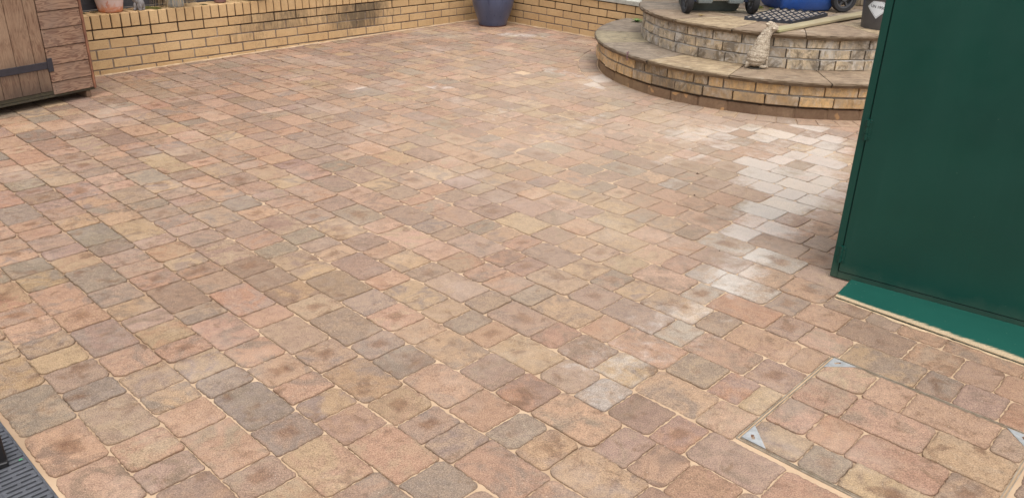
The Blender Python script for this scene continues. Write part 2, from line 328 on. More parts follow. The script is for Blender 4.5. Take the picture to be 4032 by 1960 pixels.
for k in range(len(vk)-1):
    v0, v1 = vk[k], vk[k+1]
    us = list(rows.get(k, []))
    if not us: us = [-3.0+rnd.uniform(-.1, .1)]
    while us[0] > -7.3: us.insert(0, us[0]-lens())
    umax = 3.2
    if k in (9, 10, 11, 12):
        us = [u for u in us if u < MU0-.06]+[MU0-.004]
    # split any gap too long to be one block
    i = 0
    while i < len(us)-1:
        if us[i+1]-us[i] > .28:
            us.insert(i+1, us[i]+(.16 if us[i+1]-us[i] < .34 else (us[i+1]-us[i])/2))
        i += 1
    segs = [(a, b) for a, b in zip(us, us[1:])]
    if k in (9, 10, 11, 12):
        uu = MU1+.012; cc = [MU0+.010]+CJ[k]+[MU1-.010]
        segs += [(a, b) for a, b in zip(cc, cc[1:])]
    else: uu = us[-1]
    while uu < umax:
        l = lens(); segs.append((uu, uu+l)); uu += l
    for (a, b) in segs:
        um = (a+b)/2; vm = (v0+v1)/2; x, y = uv2xy(um, vm)
        if abs(math.atan2(x, y)) > R(44) and math.hypot(x, y) > 1.9 and k > 3: continue
        if math.hypot(x-SC[0], y-SC[1]) < RING-.085: continue
        dl = (x-CORNER[0])*NL[0]+(y-CORNER[1])*NL[1]
        if dl < -.1 or (x-CORNER[0])*NR[0]+(y-CORNER[1])*NR[1] < -.06: continue
        cl = None
        for (u_, c_) in cls.get(k, []):
            if a+.02 < u_ < b-.02: cl = c_
        inner = k in (9, 10, 11, 12) and a > MU0 and b < MU1
        A0, A1 = v0, v1; zz = 0
        if inner:
            A0 = max(v0, MV0+.008); A1 = min(v1, MV1-.008); zz = .001
        elif k == 8 and b > MU0 and a < MU1: A1 = min(v1, MV0-.004)
        elif k == 9 and inner is False: pass
        if k == 13 and b > MU0 and a < MU1: A0 = max(v0, MV1+.004)
        vm = (A0+A1)/2
        ca, sa = UX, UY
        off = rnd.gauss(0, .0012); rot = rnd.gauss(0, .006)
        def fn(px, py, um=um, vm=vm, rot=rot, off=off):
            return uv2xy(um+px-py*rot, vm+off+py+px*rot)
        paver(fn, x, y, (b-a)-GAP, (A1-A0)-GAP, cl, clip_all, z0=zz)
# edging course curved round the bottom step
a = 139.0
while a < 318:
    st = 4.75 if a > 238 else 4.4
    am = R(a+st/2); rm = (1.530+RING-.004)/2
    def fn(px, py, am=am, rm=rm):
        t = am+px/rm; return (SC[0]+(rm+py)*math.cos(t), SC[1]+(rm+py)*math.sin(t))
    x, y = fn(0, 0)
    if (x-CORNER[0])*NR[0]+(y-CORNER[1])*NR[1] > .08:
        paver(fn, x, y, R(st)*rm-GAP*1.6, RING-.004-1.530, rnd.choice('OPPGGYO' if a > 238 else 'GPOGPBO'), None, rad=.009)
    a += st
def pavermat():
    t = NT('tumbled_paver'); c1 = t.attr('col').outputs['Color']; c2 = t.attr('col2').outputs['Color']
    sdn = t.attr('seed').outputs['Fac']; comb = t.node('ShaderNodeCombineXYZ'); t.L(sdn, comb.inputs[2])
    add = t.node('ShaderNodeVectorMath', operation='ADD'); t.L(t.tc.outputs['Object'], add.inputs[0]); t.L(comb.outputs[0], add.inputs[1]); v = add.outputs[0]
    big = t.noise(8, 4, .6, v, 1.4); mid = t.noise(34, 5, .7, v, .3); fine = t.noise(260, 4, .75); grit = t.noise(520, 3, .7)
    f = t.math('MULTIPLY', t.ramp(big, .45, .63), .85)
    col = t.mix(f, c1, c2)
    spot = t.ramp(t.noise(11, 4, .6, v, .5), .575, .70); col = t.mix(t.math('MULTIPLY', spot, .72), col, s2l((118, 84, 62)))
    cs = t.ramp(t.math('ADD', t.math('MULTIPLY', t.attr('core').outputs['Fac'], .75), t.math('MULTIPLY', t.noise(16, 4, .6, v), .55)), .62, .86, 0, .62); col = t.mix(cs, col, s2l((124, 84, 60)))
    col = t.mix(t.ramp(mid, .42, .70, 0., .24), col, s2l((204, 170, 134)))
    col = t.mix(t.ramp(mid, .52, .28, 0., .44), col, s2l((122, 96, 78)))
    sp = t.ramp(fine, .34, .66, .42, 1.16)
    hsv = t.node('ShaderNodeHueSaturation'); t.L(col, hsv.inputs['Color']); hsv.inputs['Saturation'].default_value = 1.0; t.L(sp, hsv.inputs['Value']); col = hsv.outputs[0]
    col = t.mix(t.ramp(grit, .62, .70, 0, .45), col, s2l((226, 208, 184)))
    col = t.mix(t.ramp(grit, .36, .28, 0, .40), col, s2l((92, 74, 60)))
    col = t.mix(t.ramp(t.noise(170, 2, .5), .735, .76, 0, .7), col, s2l((234, 222, 204)))
    e = t.attr('eff').outputs['Fac']; en = t.noise(13, 7, .75, None, .3)
    per = t.ramp(t.noise(1.0, 0, .5, t.map((.01, .01, 1))), 0, 1)
    ef = t.math('MULTIPLY', t.ramp(t.math('ADD', t.math('MULTIPLY', e, .55), t.math('MULTIPLY', en, .9)), .60, .90), .56)
    ef = t.math('MULTIPLY', ef, t.ramp(fine, .35, .6, .55, 1.1)); col = t.mix(ef, col, s2l((226, 220, 212)))
    haze = t.math('MULTIPLY', t.ramp(t.noise(1.6, 5, .7), .52, .72), .22); col = t.mix(haze, col, s2l((220, 204, 188)))
    col = t.mix(t.attr('bloom_light').outputs['Fac'], col, s2l((206, 186, 164)))  # pale bloom, with the brighter mid patio light put into the colour
    ed = t.attr('edge').outputs['Fac']
    col = t.mix(t.math('MULTIPLY', ed, t.ramp(t.attr('bloom_light').outputs['Fac'], 0, .4, .55, .22)), col, s2l((98, 74, 56)))
    n1 = t.bump(mid, .6, .005); n2 = t.bump(fine, .8, .003, n1)
    rgh = t.ramp(mid, .3, .7, .82, .95)
    return t.out(col, rgh, n2, None, .22)
PM = pavermat()
po = mesh('patio_paving', PV, PF, PM, smooth=True, attrs={'col': ('FLOAT_COLOR', PC), 'col2': ('FLOAT_COLOR', PC2), 'edge': ('FLOAT', PE), 'eff': ('FLOAT', PD), 'seed': ('FLOAT', PS), 'core': ('FLOAT', PT), 'bloom_light': ('FLOAT', [max(0, min(.6, .33*math.exp(-(((v[0]-.8)/1.7)**2+((v[1]-5.4)/2.6)**2))*(1+.5*n3(v[0], v[1], 3, 1.3)))) for v in PV])})
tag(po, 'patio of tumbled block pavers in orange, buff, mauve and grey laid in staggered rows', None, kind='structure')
print('paving verts', len(PV))
# ------------------------------------------------------------------ buff brick walls
def brickmat(name, base, base2, dirt, stain=True, grey=0.0):
    t = NT(name); br = t.attr('tint').outputs['Fac']; st = t.attr('stain').outputs['Fac']
    col = t.mix(br, s2l(base), s2l(base2))
    if grey: col = t.mix(t.ramp(br, .74, .88, 0, .55), col, s2l((124, 100, 76)))
    sp = t.noise(130, 4, .65); rg = t.noise(26, 5, .7, None, .8)
    col = t.mix(t.ramp(rg, .46, .70, 0, .55), col, s2l(dirt))
    col = t.mix(t.ramp(sp, .58, .68, 0, .7), col, s2l((128, 92, 56)))
    col = t.mix(t.ramp(t.noise(4, 3, .5), .3, .7, 0, .18), col, s2l((232, 206, 164)))
    col = t.mix(t.ramp(t.noise(2.2, 4, .65), .45, .72, 0, .35), col, s2l((164, 134, 98)))
    strk = t.noise(1, 5, .7, t.map((34, 34, 9)), .6)
    sf = t.ramp(t.math('ADD', t.math('MULTIPLY', st, .8), t.math('MULTIPLY', strk, .75)), .68, 1.02, 0, .85)
    col = t.mix(sf, col, s2l((84, 74, 60)))
    if grey:
        g1 = t.noise(7, 5, .7, None, .6); g2 = t.noise(1, 5, .7, t.map((30, 30, 14)), .5)
        gf = t.ramp(t.math('ADD', t.math('MULTIPLY', g1, .6), t.math('MULTIPLY', g2, .5)), .45, .66, 0, grey)
        col = t.mix(gf, col, s2l((152, 142, 130)))
        col = t.mix(t.ramp(t.noise(11, 5, .7, t.map((1, 1, .7), (3, 1, 2)), .8), .50, .62, 0, .7*grey), col, s2l((204, 197, 186)))
        col = t.mix(t.ramp(t.noise(9, 5, .75, t.map((1, 1, .8), (9, 4, 2)), .8), .50, .62, 0, .8*grey), col, s2l((104, 90, 72)))
    n = t.bump(rg, .5, .004); n = t.bump(sp, .6, .003, n)
    return t.out(col, .85, n, None, .3)
BRICK = brickmat('buff_brick', (202, 168, 122), (190, 155, 110), (172, 136, 98))
STEPB = brickmat('weathered_brick', (226, 184, 124), (208, 168, 114), (140, 110, 78), grey=.42)
STEPG = brickmat('lime_stained_brick', (214, 192, 158), (200, 184, 160), (140, 126, 108), grey=1.0)
MORT = plain('mortar', (112, 92, 76), .95, .35, 5, .5, 120, rgb2=(160, 146, 130))
MORTD = plain('dark_mortar', (52, 38, 28), .98, .3, 8, .5, 120, rgb2=(84, 66, 52))
MORTG = plain('lime_mortar', (112, 102, 90), .95, .3, 7, .5, 120, rgb2=(160, 150, 138))
LIME = plain('lime_bloom_joint', (120, 110, 98), .95, .2, 5, .5, 120, rgb2=(222, 216, 206))
def wall_builder(name, label, origin, d, nrm, zt, sl, length, s_ref, thick, stain, parent_label, ncourse=5, top_extra=0):
    root = empty(name, (0, 0, 0), 0, label, 'wall')
    mb = MB(); tint = []; stn = []
    def P(s, o, z):  # s along wall, o out of the face, z height
        return (origin[0]+d[0]*s+nrm[0]*o, origin[1]+d[1]*s+nrm[1]*o, z+zslope(s))
    def zslope(s): return zt+sl*s
    rr = random.Random(3)
    for c in range(-top_extra, ncourse+1):
        z1 = -.075*c-.0055; z0 = z1-.064
        off = s_ref + (.1125 if c % 2 else 0)
        s = off-.225*40
        while s < length:
            a, b = s+.0058, s+.2192
            a2, b2 = max(a, .0), min(b, length)
            if b2-a2 > .03:
                pj = rr.uniform(-.0012, .0012); n0 = len(mb.V)
                mb.box(a2+rr.uniform(-.0015, .0015), b2+rr.uniform(-.0015, .0015), -.09, pj, z0+rr.uniform(-.001, .001), z1+rr.uniform(-.001, .001), .0022, 0, lambda x, y, z: P(x, y, z), .0008)
                k = len(mb.V)-n0; tint += [rr.random()]*k; stn += [stain((v[0]-origin[0])*d[0]+(v[1]-origin[1])*d[1], c) for v in mb.V[n0:]]
            s += .225
    # mortar bed: dark and open in the top joints, paler and flush lower down
    n0 = len(mb.V); seg = 24
    for k in range(seg):
        a, b = length*k/seg, length*(k+1)/seg
        mb.box(a, b, -.09, -.0075, -.078*1-.005, .001+.075*top_extra, 0, 2, P); mb.box(a, b, -.09, -.0060, -.5, -.078*1-.005, 0, 1, P)
    k = len(mb.V)-n0; tint += [0]*k; stn += [0]*k
    o = mb.obj('brickwork', [BRICK, MORT, MORTD], root, attrs={'tint': ('FLOAT', tint), 'stain': ('FLOAT', stn)})
    return root, P
def stainL(s, c):
    v = .22+.16*n3(s, c*.3, 1, 2.2)
    v += .62*math.exp(-((s-1.75)/.38)**2)*(1 if c < 3 else .4)+.40*math.exp(-((s-2.65)/.35)**2)*(1 if c < 2 else .25)
    v += .22*math.exp(-((s-3.05)/.2)**2)*(1 if c < 3 else 0)
    if s < 1.2: v *= .3
    return v
wl, PL = wall_builder('brick_wall', 'low buff brick wall on the left with bricks on edge along its top', CORNER, DL, NL, .2950, .0112, 6.2, 4.2886 % .225, .1, stainL, '', 5)
wr, PR = wall_builder('brick_wall', 'plain buff brick wall behind the blue pot with pale flat coping, meeting the round steps', CORNER, DR, NR, .2950, -.0037, 2.36, .5571 % .225, .1, lambda s, c: .05, '', 4, 1)
# soldier / on-edge coping of the left wall
mb = MB(); tint = []; stn = []; rr = random.Random(5)
s = (4.2886 % .225)-.225*2+.0005
while s < 6.2:
    if s > .005:
        n0 = len(mb.V)
        mb.box(s+.0045, s+.0705, -.205+rr.uniform(-.004, .004), .004+rr.uniform(-.002, .002), .005+rr.uniform(-.001, .001), .1075+rr.uniform(-.0015, .0015), .003, 0, PL, .001)
        k = len(mb.V)-n0; tint += [rr.random()]*k; stn += [.1+.25*max(0, n3(s, 2, 1, 3))+.22*math.exp(-((s-2.75)/.4)**2)+.25*math.exp(-((s-1.75)/.4)**2)]*k
    s += .075
n0 = len(mb.V)
for k in range(20): mb.box(.0+.31*k, .31*(k+1), -.200, -.006, -.002, .097, 0, 1, PL)
k = len(mb.V)-n0; tint += [0]*k; stn += [0]*k
mb.obj('coping', [BRICK, MORTD], wl, attrs={'tint': ('FLOAT', tint), 'stain': ('FLOAT', stn)})
CONC = plain('pale_concrete', (196, 192, 180), .85, .2, 9, .4, 80, rgb2=(160, 158, 144))
mb = MB()
for k in range(5): mb.box(-.02+.48*k, .456+.48*k, -.13, .012, .078, .120, .004, 0, PR, .001)
mb.obj('coping', CONC, wr)
# ------------------------------------------------------------------ round brick and stone steps
def P_arc(th, r, z): return (SC[0]+r*math.cos(th), SC[1]+r*math.sin(th), z)
def arc_bricks(mb, r_out, z0, z1, a0, a1, blen, depth, jit, tint, stn, rr, ch=.003, sfun=None, mi=0, skew=0):
    a = a0
    while a < a1:
        l = blen*rr.uniform(.97, 1.03) if rr.random() > .16 else blen*.5; st = l/r_out; g = .005/r_out
        b = min(a+st, a1)
        if b-a > .03/r_out:
            n0 = len(mb.V); pj = rr.uniform(-jit, jit); segs = 1 if blen < .15 else 3
            zz = rr.uniform(-.0015, .0015); tn = rr.random(); tw = rr.uniform(-.3, .3)*jit
            mb.box(a+g, b-g, -depth, pj, z0+zz, z1+zz, ch, mi, None, .001)
            for i in range(n0, len(mb.V)):
                x, y, z = mb.V[i]
                rad = r_out+y+tw*(x-(a+b)/2)/st*2
                # straight bricks laid round the curve
                am = (a+b)/2; dx = (x-am)*r_out; 
                cx_, cy_ = math.cos(am), math.sin(am)
                rr_ = rad*math.cos((b-a)/2*.55)
                mb.V[i] = (SC[0]+cx_*rr_-cy_*dx*(rad/r_out if y < -.02 else 1), SC[1]+cy_*rr_+cx_*dx*(rad/r_out if y < -.02 else 1), z)
            k = len(mb.V)-n0; tint += [tn]*k; stn += [(sfun(a, z0) if sfun else .3)]*k
        a += st
A0, A1 = R(138.5), R(316)
rr = random.Random(21)
steps = empty('round_steps', (SC[0], SC[1], 0), 0, 'two half round garden steps of buff brick with riven stone slab treads', 'steps')
def place(o):
    o.matrix_parent_inverse = Matrix.Translation((-SC[0], -SC[1], 0)); return o
mb = MB(); tint = []; stn = []
sf = lambda a, z: .38+.45*max(0, n3(a*3, z*20, 2, 1.3))+(.25 if 205 < math.degrees(a) < 232 else 0)
arc_bricks(mb, 1.536, .082, .146, A0, A1, .225, .09, .006, tint, stn, rr, .0035, sf)
arc_bricks(mb, 1.529, .158, .222, A0+.08, A1, .225, .09, .0025, tint, stn, rr, .0025, sf)
nb = len(mb.V)
def ring(mb, r0, r1, z0, z1, mi, n=120, a0=A0, a1=A1, rough=0):
    V = []; 
    for i in range(n+1):
        th = a0+(a1-a0)*i/n; q = rough*(n3(th*9, z0*9, 1)+.5*n3(th*30, 2, 1))
        for (r_, z_) in ((r0, z0), (r1+q, z0), (r1+q*.6, z1), (r0, z1)): V.append(P_arc(th, r_, z_))
    Fc = []
    for i in range(n):
        for k in range(4): Fc.append((i*4+k, i*4+(k+1) % 4, (i+1)*4+(k+1) % 4, (i+1)*4+k))
    Fc += [(0, 1, 2, 3), (n*4, n*4+3, n*4+2, n*4+1)]
    mb.add(V, Fc, mi)
ring(mb, 1.3, 1.5125, .140, .2225, 1, rough=.003)
ring(mb, 1.3, 1.485, .060, .1400, 2, rough=.003)  # dark joints, and shade of the gap under the bricks put into colour
ring(mb, 1.3, 1.521, .144, .156, 1, rough=.006)          # squeezed out bedding between the courses
k = len(mb.V)-nb; tint += [0]*k; stn += [0]*k
place(mb.obj('lower_riser', [STEPB, MORTG, MORTD], steps, attrs={'tint': ('FLOAT', tint), 'stain': ('FLOAT', stn)}))
# plinth course, stained dark brown
mb = MB(); tint = []; stn = []
arc_bricks(mb, 1.521, -.03, .066, A0+.03, A1, .225, .09, .0035, tint, stn, rr, .004)
nb = len(mb.V); ring(mb, 1.3, 1.518, -.03, .062, 0, rough=.008); k = len(mb.V)-nb; tint += [.5]*k
def plinthmat():
    t = NT('stained_plinth'); a = t.noise(5, 5, .7, None, .6); b = t.noise(60, 4, .7)
    col = t.mix(t.ramp(a, .35, .7), s2l((128, 102, 80)), s2l((154, 128, 102)))
    col = t.mix(t.ramp(b, .4, .7, 0, .5), col, s2l((104, 78, 60)))
    p = t.noise(11, 2, .4, None, .3); col = t.mix(t.ramp(p, .64, .67, 0, .8), col, s2l((206, 160, 110)))
    at = t.attr('pl').outputs['Fac']; col = t.mix(t.math('MULTIPLY', at, t.ramp(a, .4, .6, .5, 1)), col, s2l((164, 136, 100)))
    col = t.mix(t.ramp(t.attr('tint').outputs['Fac'], 0, 1, 0, .5), col, s2l((96, 74, 58)))
    n = t.bump(b, .7, .003); return t.out(col, .9, t.bump(a, .6, .01, n), None, .3)
pl = [.8*max(0, min(1, (228-math.degrees(math.atan2(v[1]-SC[1], v[0]-SC[0])) % 360)/25)) for v in mb.V]
place(mb.obj('plinth', plinthmat(), steps, attrs={'pl': ('FLOAT', pl), 'tint': ('FLOAT', tint)}))
# upper riser
mb = MB(); tint = []; stn = []
sf2 = lambda a, z: .18+.3*max(0, n3(a*3, z*20, 9, 1.3))
for c in range(3):
    arc_bricks(mb, 1.163, .262+.0735*c+(.004 if c else 0), .262+.0735*c+.066, A0+(.10 if c % 2 else 0.01), A1, .225, .09, .003, tint, stn, rr, .002, sf2)
nb = len(mb.V)
ring(mb, 1.0, 1.1465, .255, .480, 1, rough=.004)
for c in range(3): ring(mb, 1.0, 1.1570, .3275+.0735*c, .3355+.0735*c, 2, rough=.010)
k = len(mb.V)-nb; tint += [0]*k; stn += [0]*k
place(mb.obj('upper_riser', [STEPG, MORTG, LIME], steps, attrs={'tint': ('FLOAT', tint), 'stain': ('FLOAT', stn)}))
# core under the treads
mb = MB(); ring(mb, .02, 1.14, .2, .478, 0); ring(mb, .02, 1.49, .0, .224, 0)
place(mb.obj('core', MORT, steps))
# riven stone slabs
def slabmat(name, c1, c2, c3):
    t = NT(name); a = t.noise(3.2, 5, .62, None, .8); b = t.noise(1, 5, .65, t.map((9, 26, 9), rot=(0, 0, R(25))), 1.0); g = t.noise(300, 3, .6)
    col = t.mix(t.ramp(a, .38, .64), s2l(c1), s2l(c2)); col = t.mix(t.ramp(b, .46, .68, 0, .75), col, s2l(c3)); col = t.mix(t.ramp(b, .50, .36, 0, .45), col, s2l((112, 96, 76)))
    col = t.mix(t.ramp(t.noise(14, 5, .75), .52, .70, 0, .65), col, s2l((98, 84, 66)))
    col = t.mix(t.ramp(t.noise(6, 4, .6, t.map((1, 1, 1), (5, 2, 1))), .62, .74, 0, .35), col, s2l((206, 196, 176)))
    e = t.attr('edge').outputs['Fac']; col = t.mix(t.math('MULTIPLY', e, .8), col, s2l((92, 74, 54)))
    hsv = t.node('ShaderNodeHueSaturation'); t.L(col, hsv.inputs['Color']); t.L(t.ramp(g, .3, .7, .86, 1.12), hsv.inputs['Value'])
    n = t.bump(b, 1.0, .014); n = t.bump(g, .4, .002, n); return t.out(hsv.outputs[0], .8, n, None, .4)
SL = [slabmat('riven_stone_brown', (156, 134, 110), (134, 114, 94), (174, 154, 128)), slabmat('riven_stone_green', (158, 144, 116), (138, 126, 102), (178, 162, 132)),
      slabmat('riven_stone_grey', (144, 128, 110), (124, 112, 98), (166, 150, 130)), slabmat('riven_stone_buff', (176, 154, 122), (154, 132, 104), (196, 176, 144))]
def slab(parent, name, a0, a1, r0, r1, z0, z1, mat, sk0=0, sk1=0, seed=0, gap=.006):
    na = max(6, int((a1-a0)*r1/.022)); V = []; E = []
    prof = []
    nr = 8
    for k in range(nr+1): prof.append(('t', k/nr))
    for q in ((.0, -.006), (.006, -.014), (.001, -.024), (-.004, -.034)): prof.append(('e', q))
    for i in range(na+1):
        t_ = i/na
        for ty, q in prof:
            if ty == 't':
                rr_ = r0+(r1-.004-r0)*q; sk = sk0*(1-t_)+sk1*t_
                th = a0+(a1-a0)*t_+sk*(1-q)+(gap/max(rr_, .3))*(1-2*t_)*.5
                wob = .006*n3(th*20, seed, 3) if q == 1 else 0
                z = z1+.0016*n3(rr_*math.cos(th)*6, rr_*math.sin(th)*6, seed)+.0010*n3(rr_*math.cos(th)*20, rr_*math.sin(th)*20, seed)-(.003 if q == 1 or i in (0, na) else 0)
                V.append(P_arc(th, rr_+wob, z)); E.append(.25 if q == 1 else 0)
            else:
                dr, dz = q; th = a0+(a1-a0)*t_+(gap/r1)*(1-2*t_)*.5
                nn = .011*n3(th*22, dz*120, seed)+.009*n3(th*55, dz*200, seed+5)
                V.append(P_arc(th, r1+dr+nn+.006*n3(th*20, seed, 3), max(z0, z1+dz))); E.append(1.0)
    m = len(prof); Fc = [(i*m+k, (i+1)*m+k, (i+1)*m+k+1, i*m+k+1) for i in range(na) for k in range(m-1)]
    # side faces
    n0 = len(V)
    for i in (0, na):
        for k in (0, nr): 
            x, y, z = V[i*m+k]; V.append((x, y, z0)); E.append(1)
        b = n0+(0 if i == 0 else 2)
        Fc.append(tuple([i*m+k for k in range(nr+1)]+[b+1, b]))
    return place(mesh(name, V, Fc, mat, parent, smooth=True, attrs={'edge': ('FLOAT', E)}))
jl = [139, 169, 190.5, 216.6, 241.5, 266.5, 291, 316]
for i in range(7):
    o = slab(steps, 'lower_tread_slab', R(jl[i]), R(jl[i+1]), 1.12, 1.558, .224, .260, SL[[2, 1, 2, 3, 0, 0, 2][i]], seed=i*7+1); autosmooth(o, 50)
ju = [139, 163, 187, 211, 235.9, 260.7, 287, 316]
for i in range(7):
    o = slab(steps, 'upper_tread_slab', R(ju[i]), R(ju[i+1]), .665, 1.198, .478, .512, SL[[0, 2, 0, 3, 0, 0, 3][i]], R(3), R(3), seed=i*5+60); autosmooth(o, 50)
# ------------------------------------------------------------------ upper terrace
mb = MB(); E = []
def Pt(s, o, z): return (CORNER[0]+DR[0]*s-NR[0]*o, CORNER[1]+DR[1]*s-NR[1]*o, z)
tz = .505
polys = []
rr = random.Random(9)
flags = []
def flag(poly, z1, mi, z0=.44):
    n0 = len(mb.V); cx_ = sum(p[0] for p in poly)/len(poly); cy_ = sum(p[1] for p in poly)/len(poly)
    pts = []
    for i in range(len(poly)):
        a, b = poly[i], poly[(i+1) % len(poly)]
        for k in range(6): pts.append((a[0]+(b[0]-a[0])*k/6+.004*n3(i+k*.3, cx_*9, 1), a[1]+(b[1]-a[1])*k/6+.004*n3(i+k*.3, cy_*9, 4)))
    n = len(pts); V = [(x, y, z0) for x, y in pts]+[(x, y, z1-.004) for x, y in pts]
    V += [(cx_+(x-cx_)*.985, cy_+(y-cy_)*.985, z1) for x, y in pts]
    Fc = [(k, (k+1) % n, n+(k+1) % n, n+k) for k in range(n)]+[(n+k, n+(k+1) % n, 2*n+(k+1) % n, 2*n+k) for k in range(n)]+[tuple(range(2*n, 3*n))]
    mb.add(V, Fc, mi); E.extend([1]*n+[.6]*n+[0]*n)
# flags inside the half circle, fitted to its radius
for i, (a, b) in enumerate(((139, 175), (175, 205), (205, 238), (238, 272), (272, 316))):
    poly = [(SC[0]+.06*math.cos(R(a+1)), SC[1]+.06*math.sin(R(a+1)))]
    for k in range(5):
        th = R(a+.5+(b-a-1)*k/4); poly.append((SC[0]+.655*math.cos(th), SC[1]+.655*math.sin(th)))
    flag(poly, tz+.004+rr.uniform(-.001, .001), i % 4)
o0 = .012
while o0 < 2.6:
    dep = rr.choice([.45, .6, .6]); s0 = 1.6 - rr.uniform(0, .5)
    if o0 < .2: s0 = 2.375
    while s0 < 7.5:
        wd = rr.choice([.45, .6, .75])
        flag([Pt(s0, o0, 0)[:2], Pt(s0+wd-.009, o0, 0)[:2], Pt(s0+wd-.009, o0+dep-.009, 0)[:2], Pt(s0, o0+dep-.009, 0)[:2]], tz+rr.uniform(-.001, .003), rr.choice([0, 2, 3, 0]))
        s0 += wd
    o0 += dep
tag(mb.obj('terrace_paving', SL, None, attrs={'edge': ('FLOAT', E)}), 'upper terrace of riven stone flags behind the steps', None, kind='structure')
mb = MB(); V = [Pt(-3, .13, 0), Pt(8, .13, 0), Pt(8, 12, 0), Pt(-3, 12, 0)]
V2 = [Pt(2.37, .0, 0), Pt(8, .0, 0), Pt(8, 12, 0), Pt(-3, 12, 0), Pt(-3, .12, 0), Pt(2.37, .12, 0)]
mb.prism([(v[0], v[1]) for v in V2], -.05, .462)
tag(mb.obj('upper_ground', gm), 'raised earth of the garden behind the brick wall and steps', None, kind='structure')

# sand and grit gathered at the foot of both walls
def foot_sand(origin, d, nrm, length, sd_):
    V = []; n = int(length/.02)
    for i in range(n+1):
        s = length*i/n; w_ = max(.002, .016+.014*n3(s*6, sd_, 1)+.008*n3(s*30, sd_, 4)); h_ = .005+.004*n3(s*12, sd_, 7)
        for (o, z) in ((-.003, h_+.004), (w_*.5, h_*.8+.001), (w_, .0006)): V.append((origin[0]+d[0]*s+nrm[0]*o, origin[1]+d[1]*s+nrm[1]*o, z))
    return V, [(i*3+k, i*3+k+1, (i+1)*3+k+1, (i+1)*3+k) for i in range(n) for k in range(2)]
FS = plain('wall_foot_sand', (204, 178, 146), .95, .2, 14, .5, 200, rgb2=(168, 140, 110))
for (d_, n_, l_, sd_, lb) in ((DL, NL, 6.0, 2, 'thin line of sand and grit along the foot of the left brick wall'), (DR, NR, 2.0, 5, 'thin line of sand and grit along the foot of the back brick wall')):
    v_, f_ = foot_sand(CORNER, d_, n_, l_, sd_); tag(mesh('wall_foot_grit', v_, f_, FS, smooth=True), lb, None, kind='stuff')
# ------------------------------------------------------------------ manhole
ZINC = plain('galvanised_steel', (184, 185, 184), .5, .14, 30, .2, 60, metal=.15, rgb2=(150, 151, 150))
ZINCD = plain('dull_steel_edge', (176, 166, 150), .6, .2, 30, .1, 60, metal=.2, rgb2=(140, 126, 106))
mh = empty('manhole_cover', (*uv2xy((MU0+MU1)/2, (MV0+MV1)/2), 0), UA, 'recessed square manhole cover with steel rim and shiny corner plates, filled with patio blocks', 'manhole cover')
W = (MU1-MU0)/2
for nm, w_, t_, z_ in (('frame', W+.002, .0022, .0012), ('tray_rim', W-.007, .0018, .0008)):
    mb = MB()
    for s_ in (1, -1):
        mb.box(-w_, w_, s_*w_-t_/2, s_*w_+t_/2, -.03, z_); mb.box(s_*w_-t_/2, s_*w_+t_/2, -w_+t_, w_-t_, -.03, z_-.0003)
    mb.obj(nm, ZINCD, mh)
for cx_, cy_ in ((-1, 1), (-1, -1), (1, 1), (1, -1)):
    L_ = .078; n = 14; tri = [(0, 0), (L_, 0), (0, L_)]
    c_ = (L_*.30, L_*.30); hole = []
    for k in range(n):
        a = 2*math.pi*k/n; rad = .0062+(.006 if abs(math.sin(a-.8)) > .8 else 0); hole.append((c_[0]+rad*math.cos(a), c_[1]+rad*math.sin(a)))
    # triangle with a keyhole: bridge outline points radially to the hole
    outer = []
    for k in range(n):
        a = 2*math.pi*k/n; dx, dy = math.cos(a), math.sin(a); ts = []
        if dx < 0: ts.append(-c_[0]/dx)
        if dy < 0: ts.append(-c_[1]/dy)
        if dx+dy > 0: ts.append((L_-c_[0]-c_[1])/(dx+dy))
        t_ = min(ts); outer.append((c_[0]+dx*t_, c_[1]+dy*t_))
    # exact corners
    for cpt in tri:
        j = min(range(n), key=lambda i: (outer[i][0]-cpt[0])**2+(outer[i][1]-cpt[1])**2); outer[j] = cpt
    mb = MB(); V = []
    for z in (.0032, .0012):
        for (x, y) in outer+hole: V.append((-W+.010+x if cx_ < 0 else W-.010-x, W-.010-y if cy_ > 0 else -W+.010+y, z))
    Fc = []
    for k in range(n):
        j = (k+1) % n; Fc += [(k, j, n+j, n+k), (k, j, 2*n+j, 2*n+k), (n+k, n+j, 3*n+j, 3*n+k)]
    mb.add(V, Fc); mb.obj('corner_plate', ZINC, mh)
    mb = MB(); x_ = -W+.010+c_[0] if cx_ < 0 else W-.010-c_[0]; y_ = W-.010-c_[1] if cy_ > 0 else -W+.010+c_[1]
    mb.lathe([(0, .0014), (.0135, .0014)], 12, (x_, y_, 0)); mb.obj('keyhole', plain('rusty_keyhole', (120, 84, 60), .9, .2), mh)
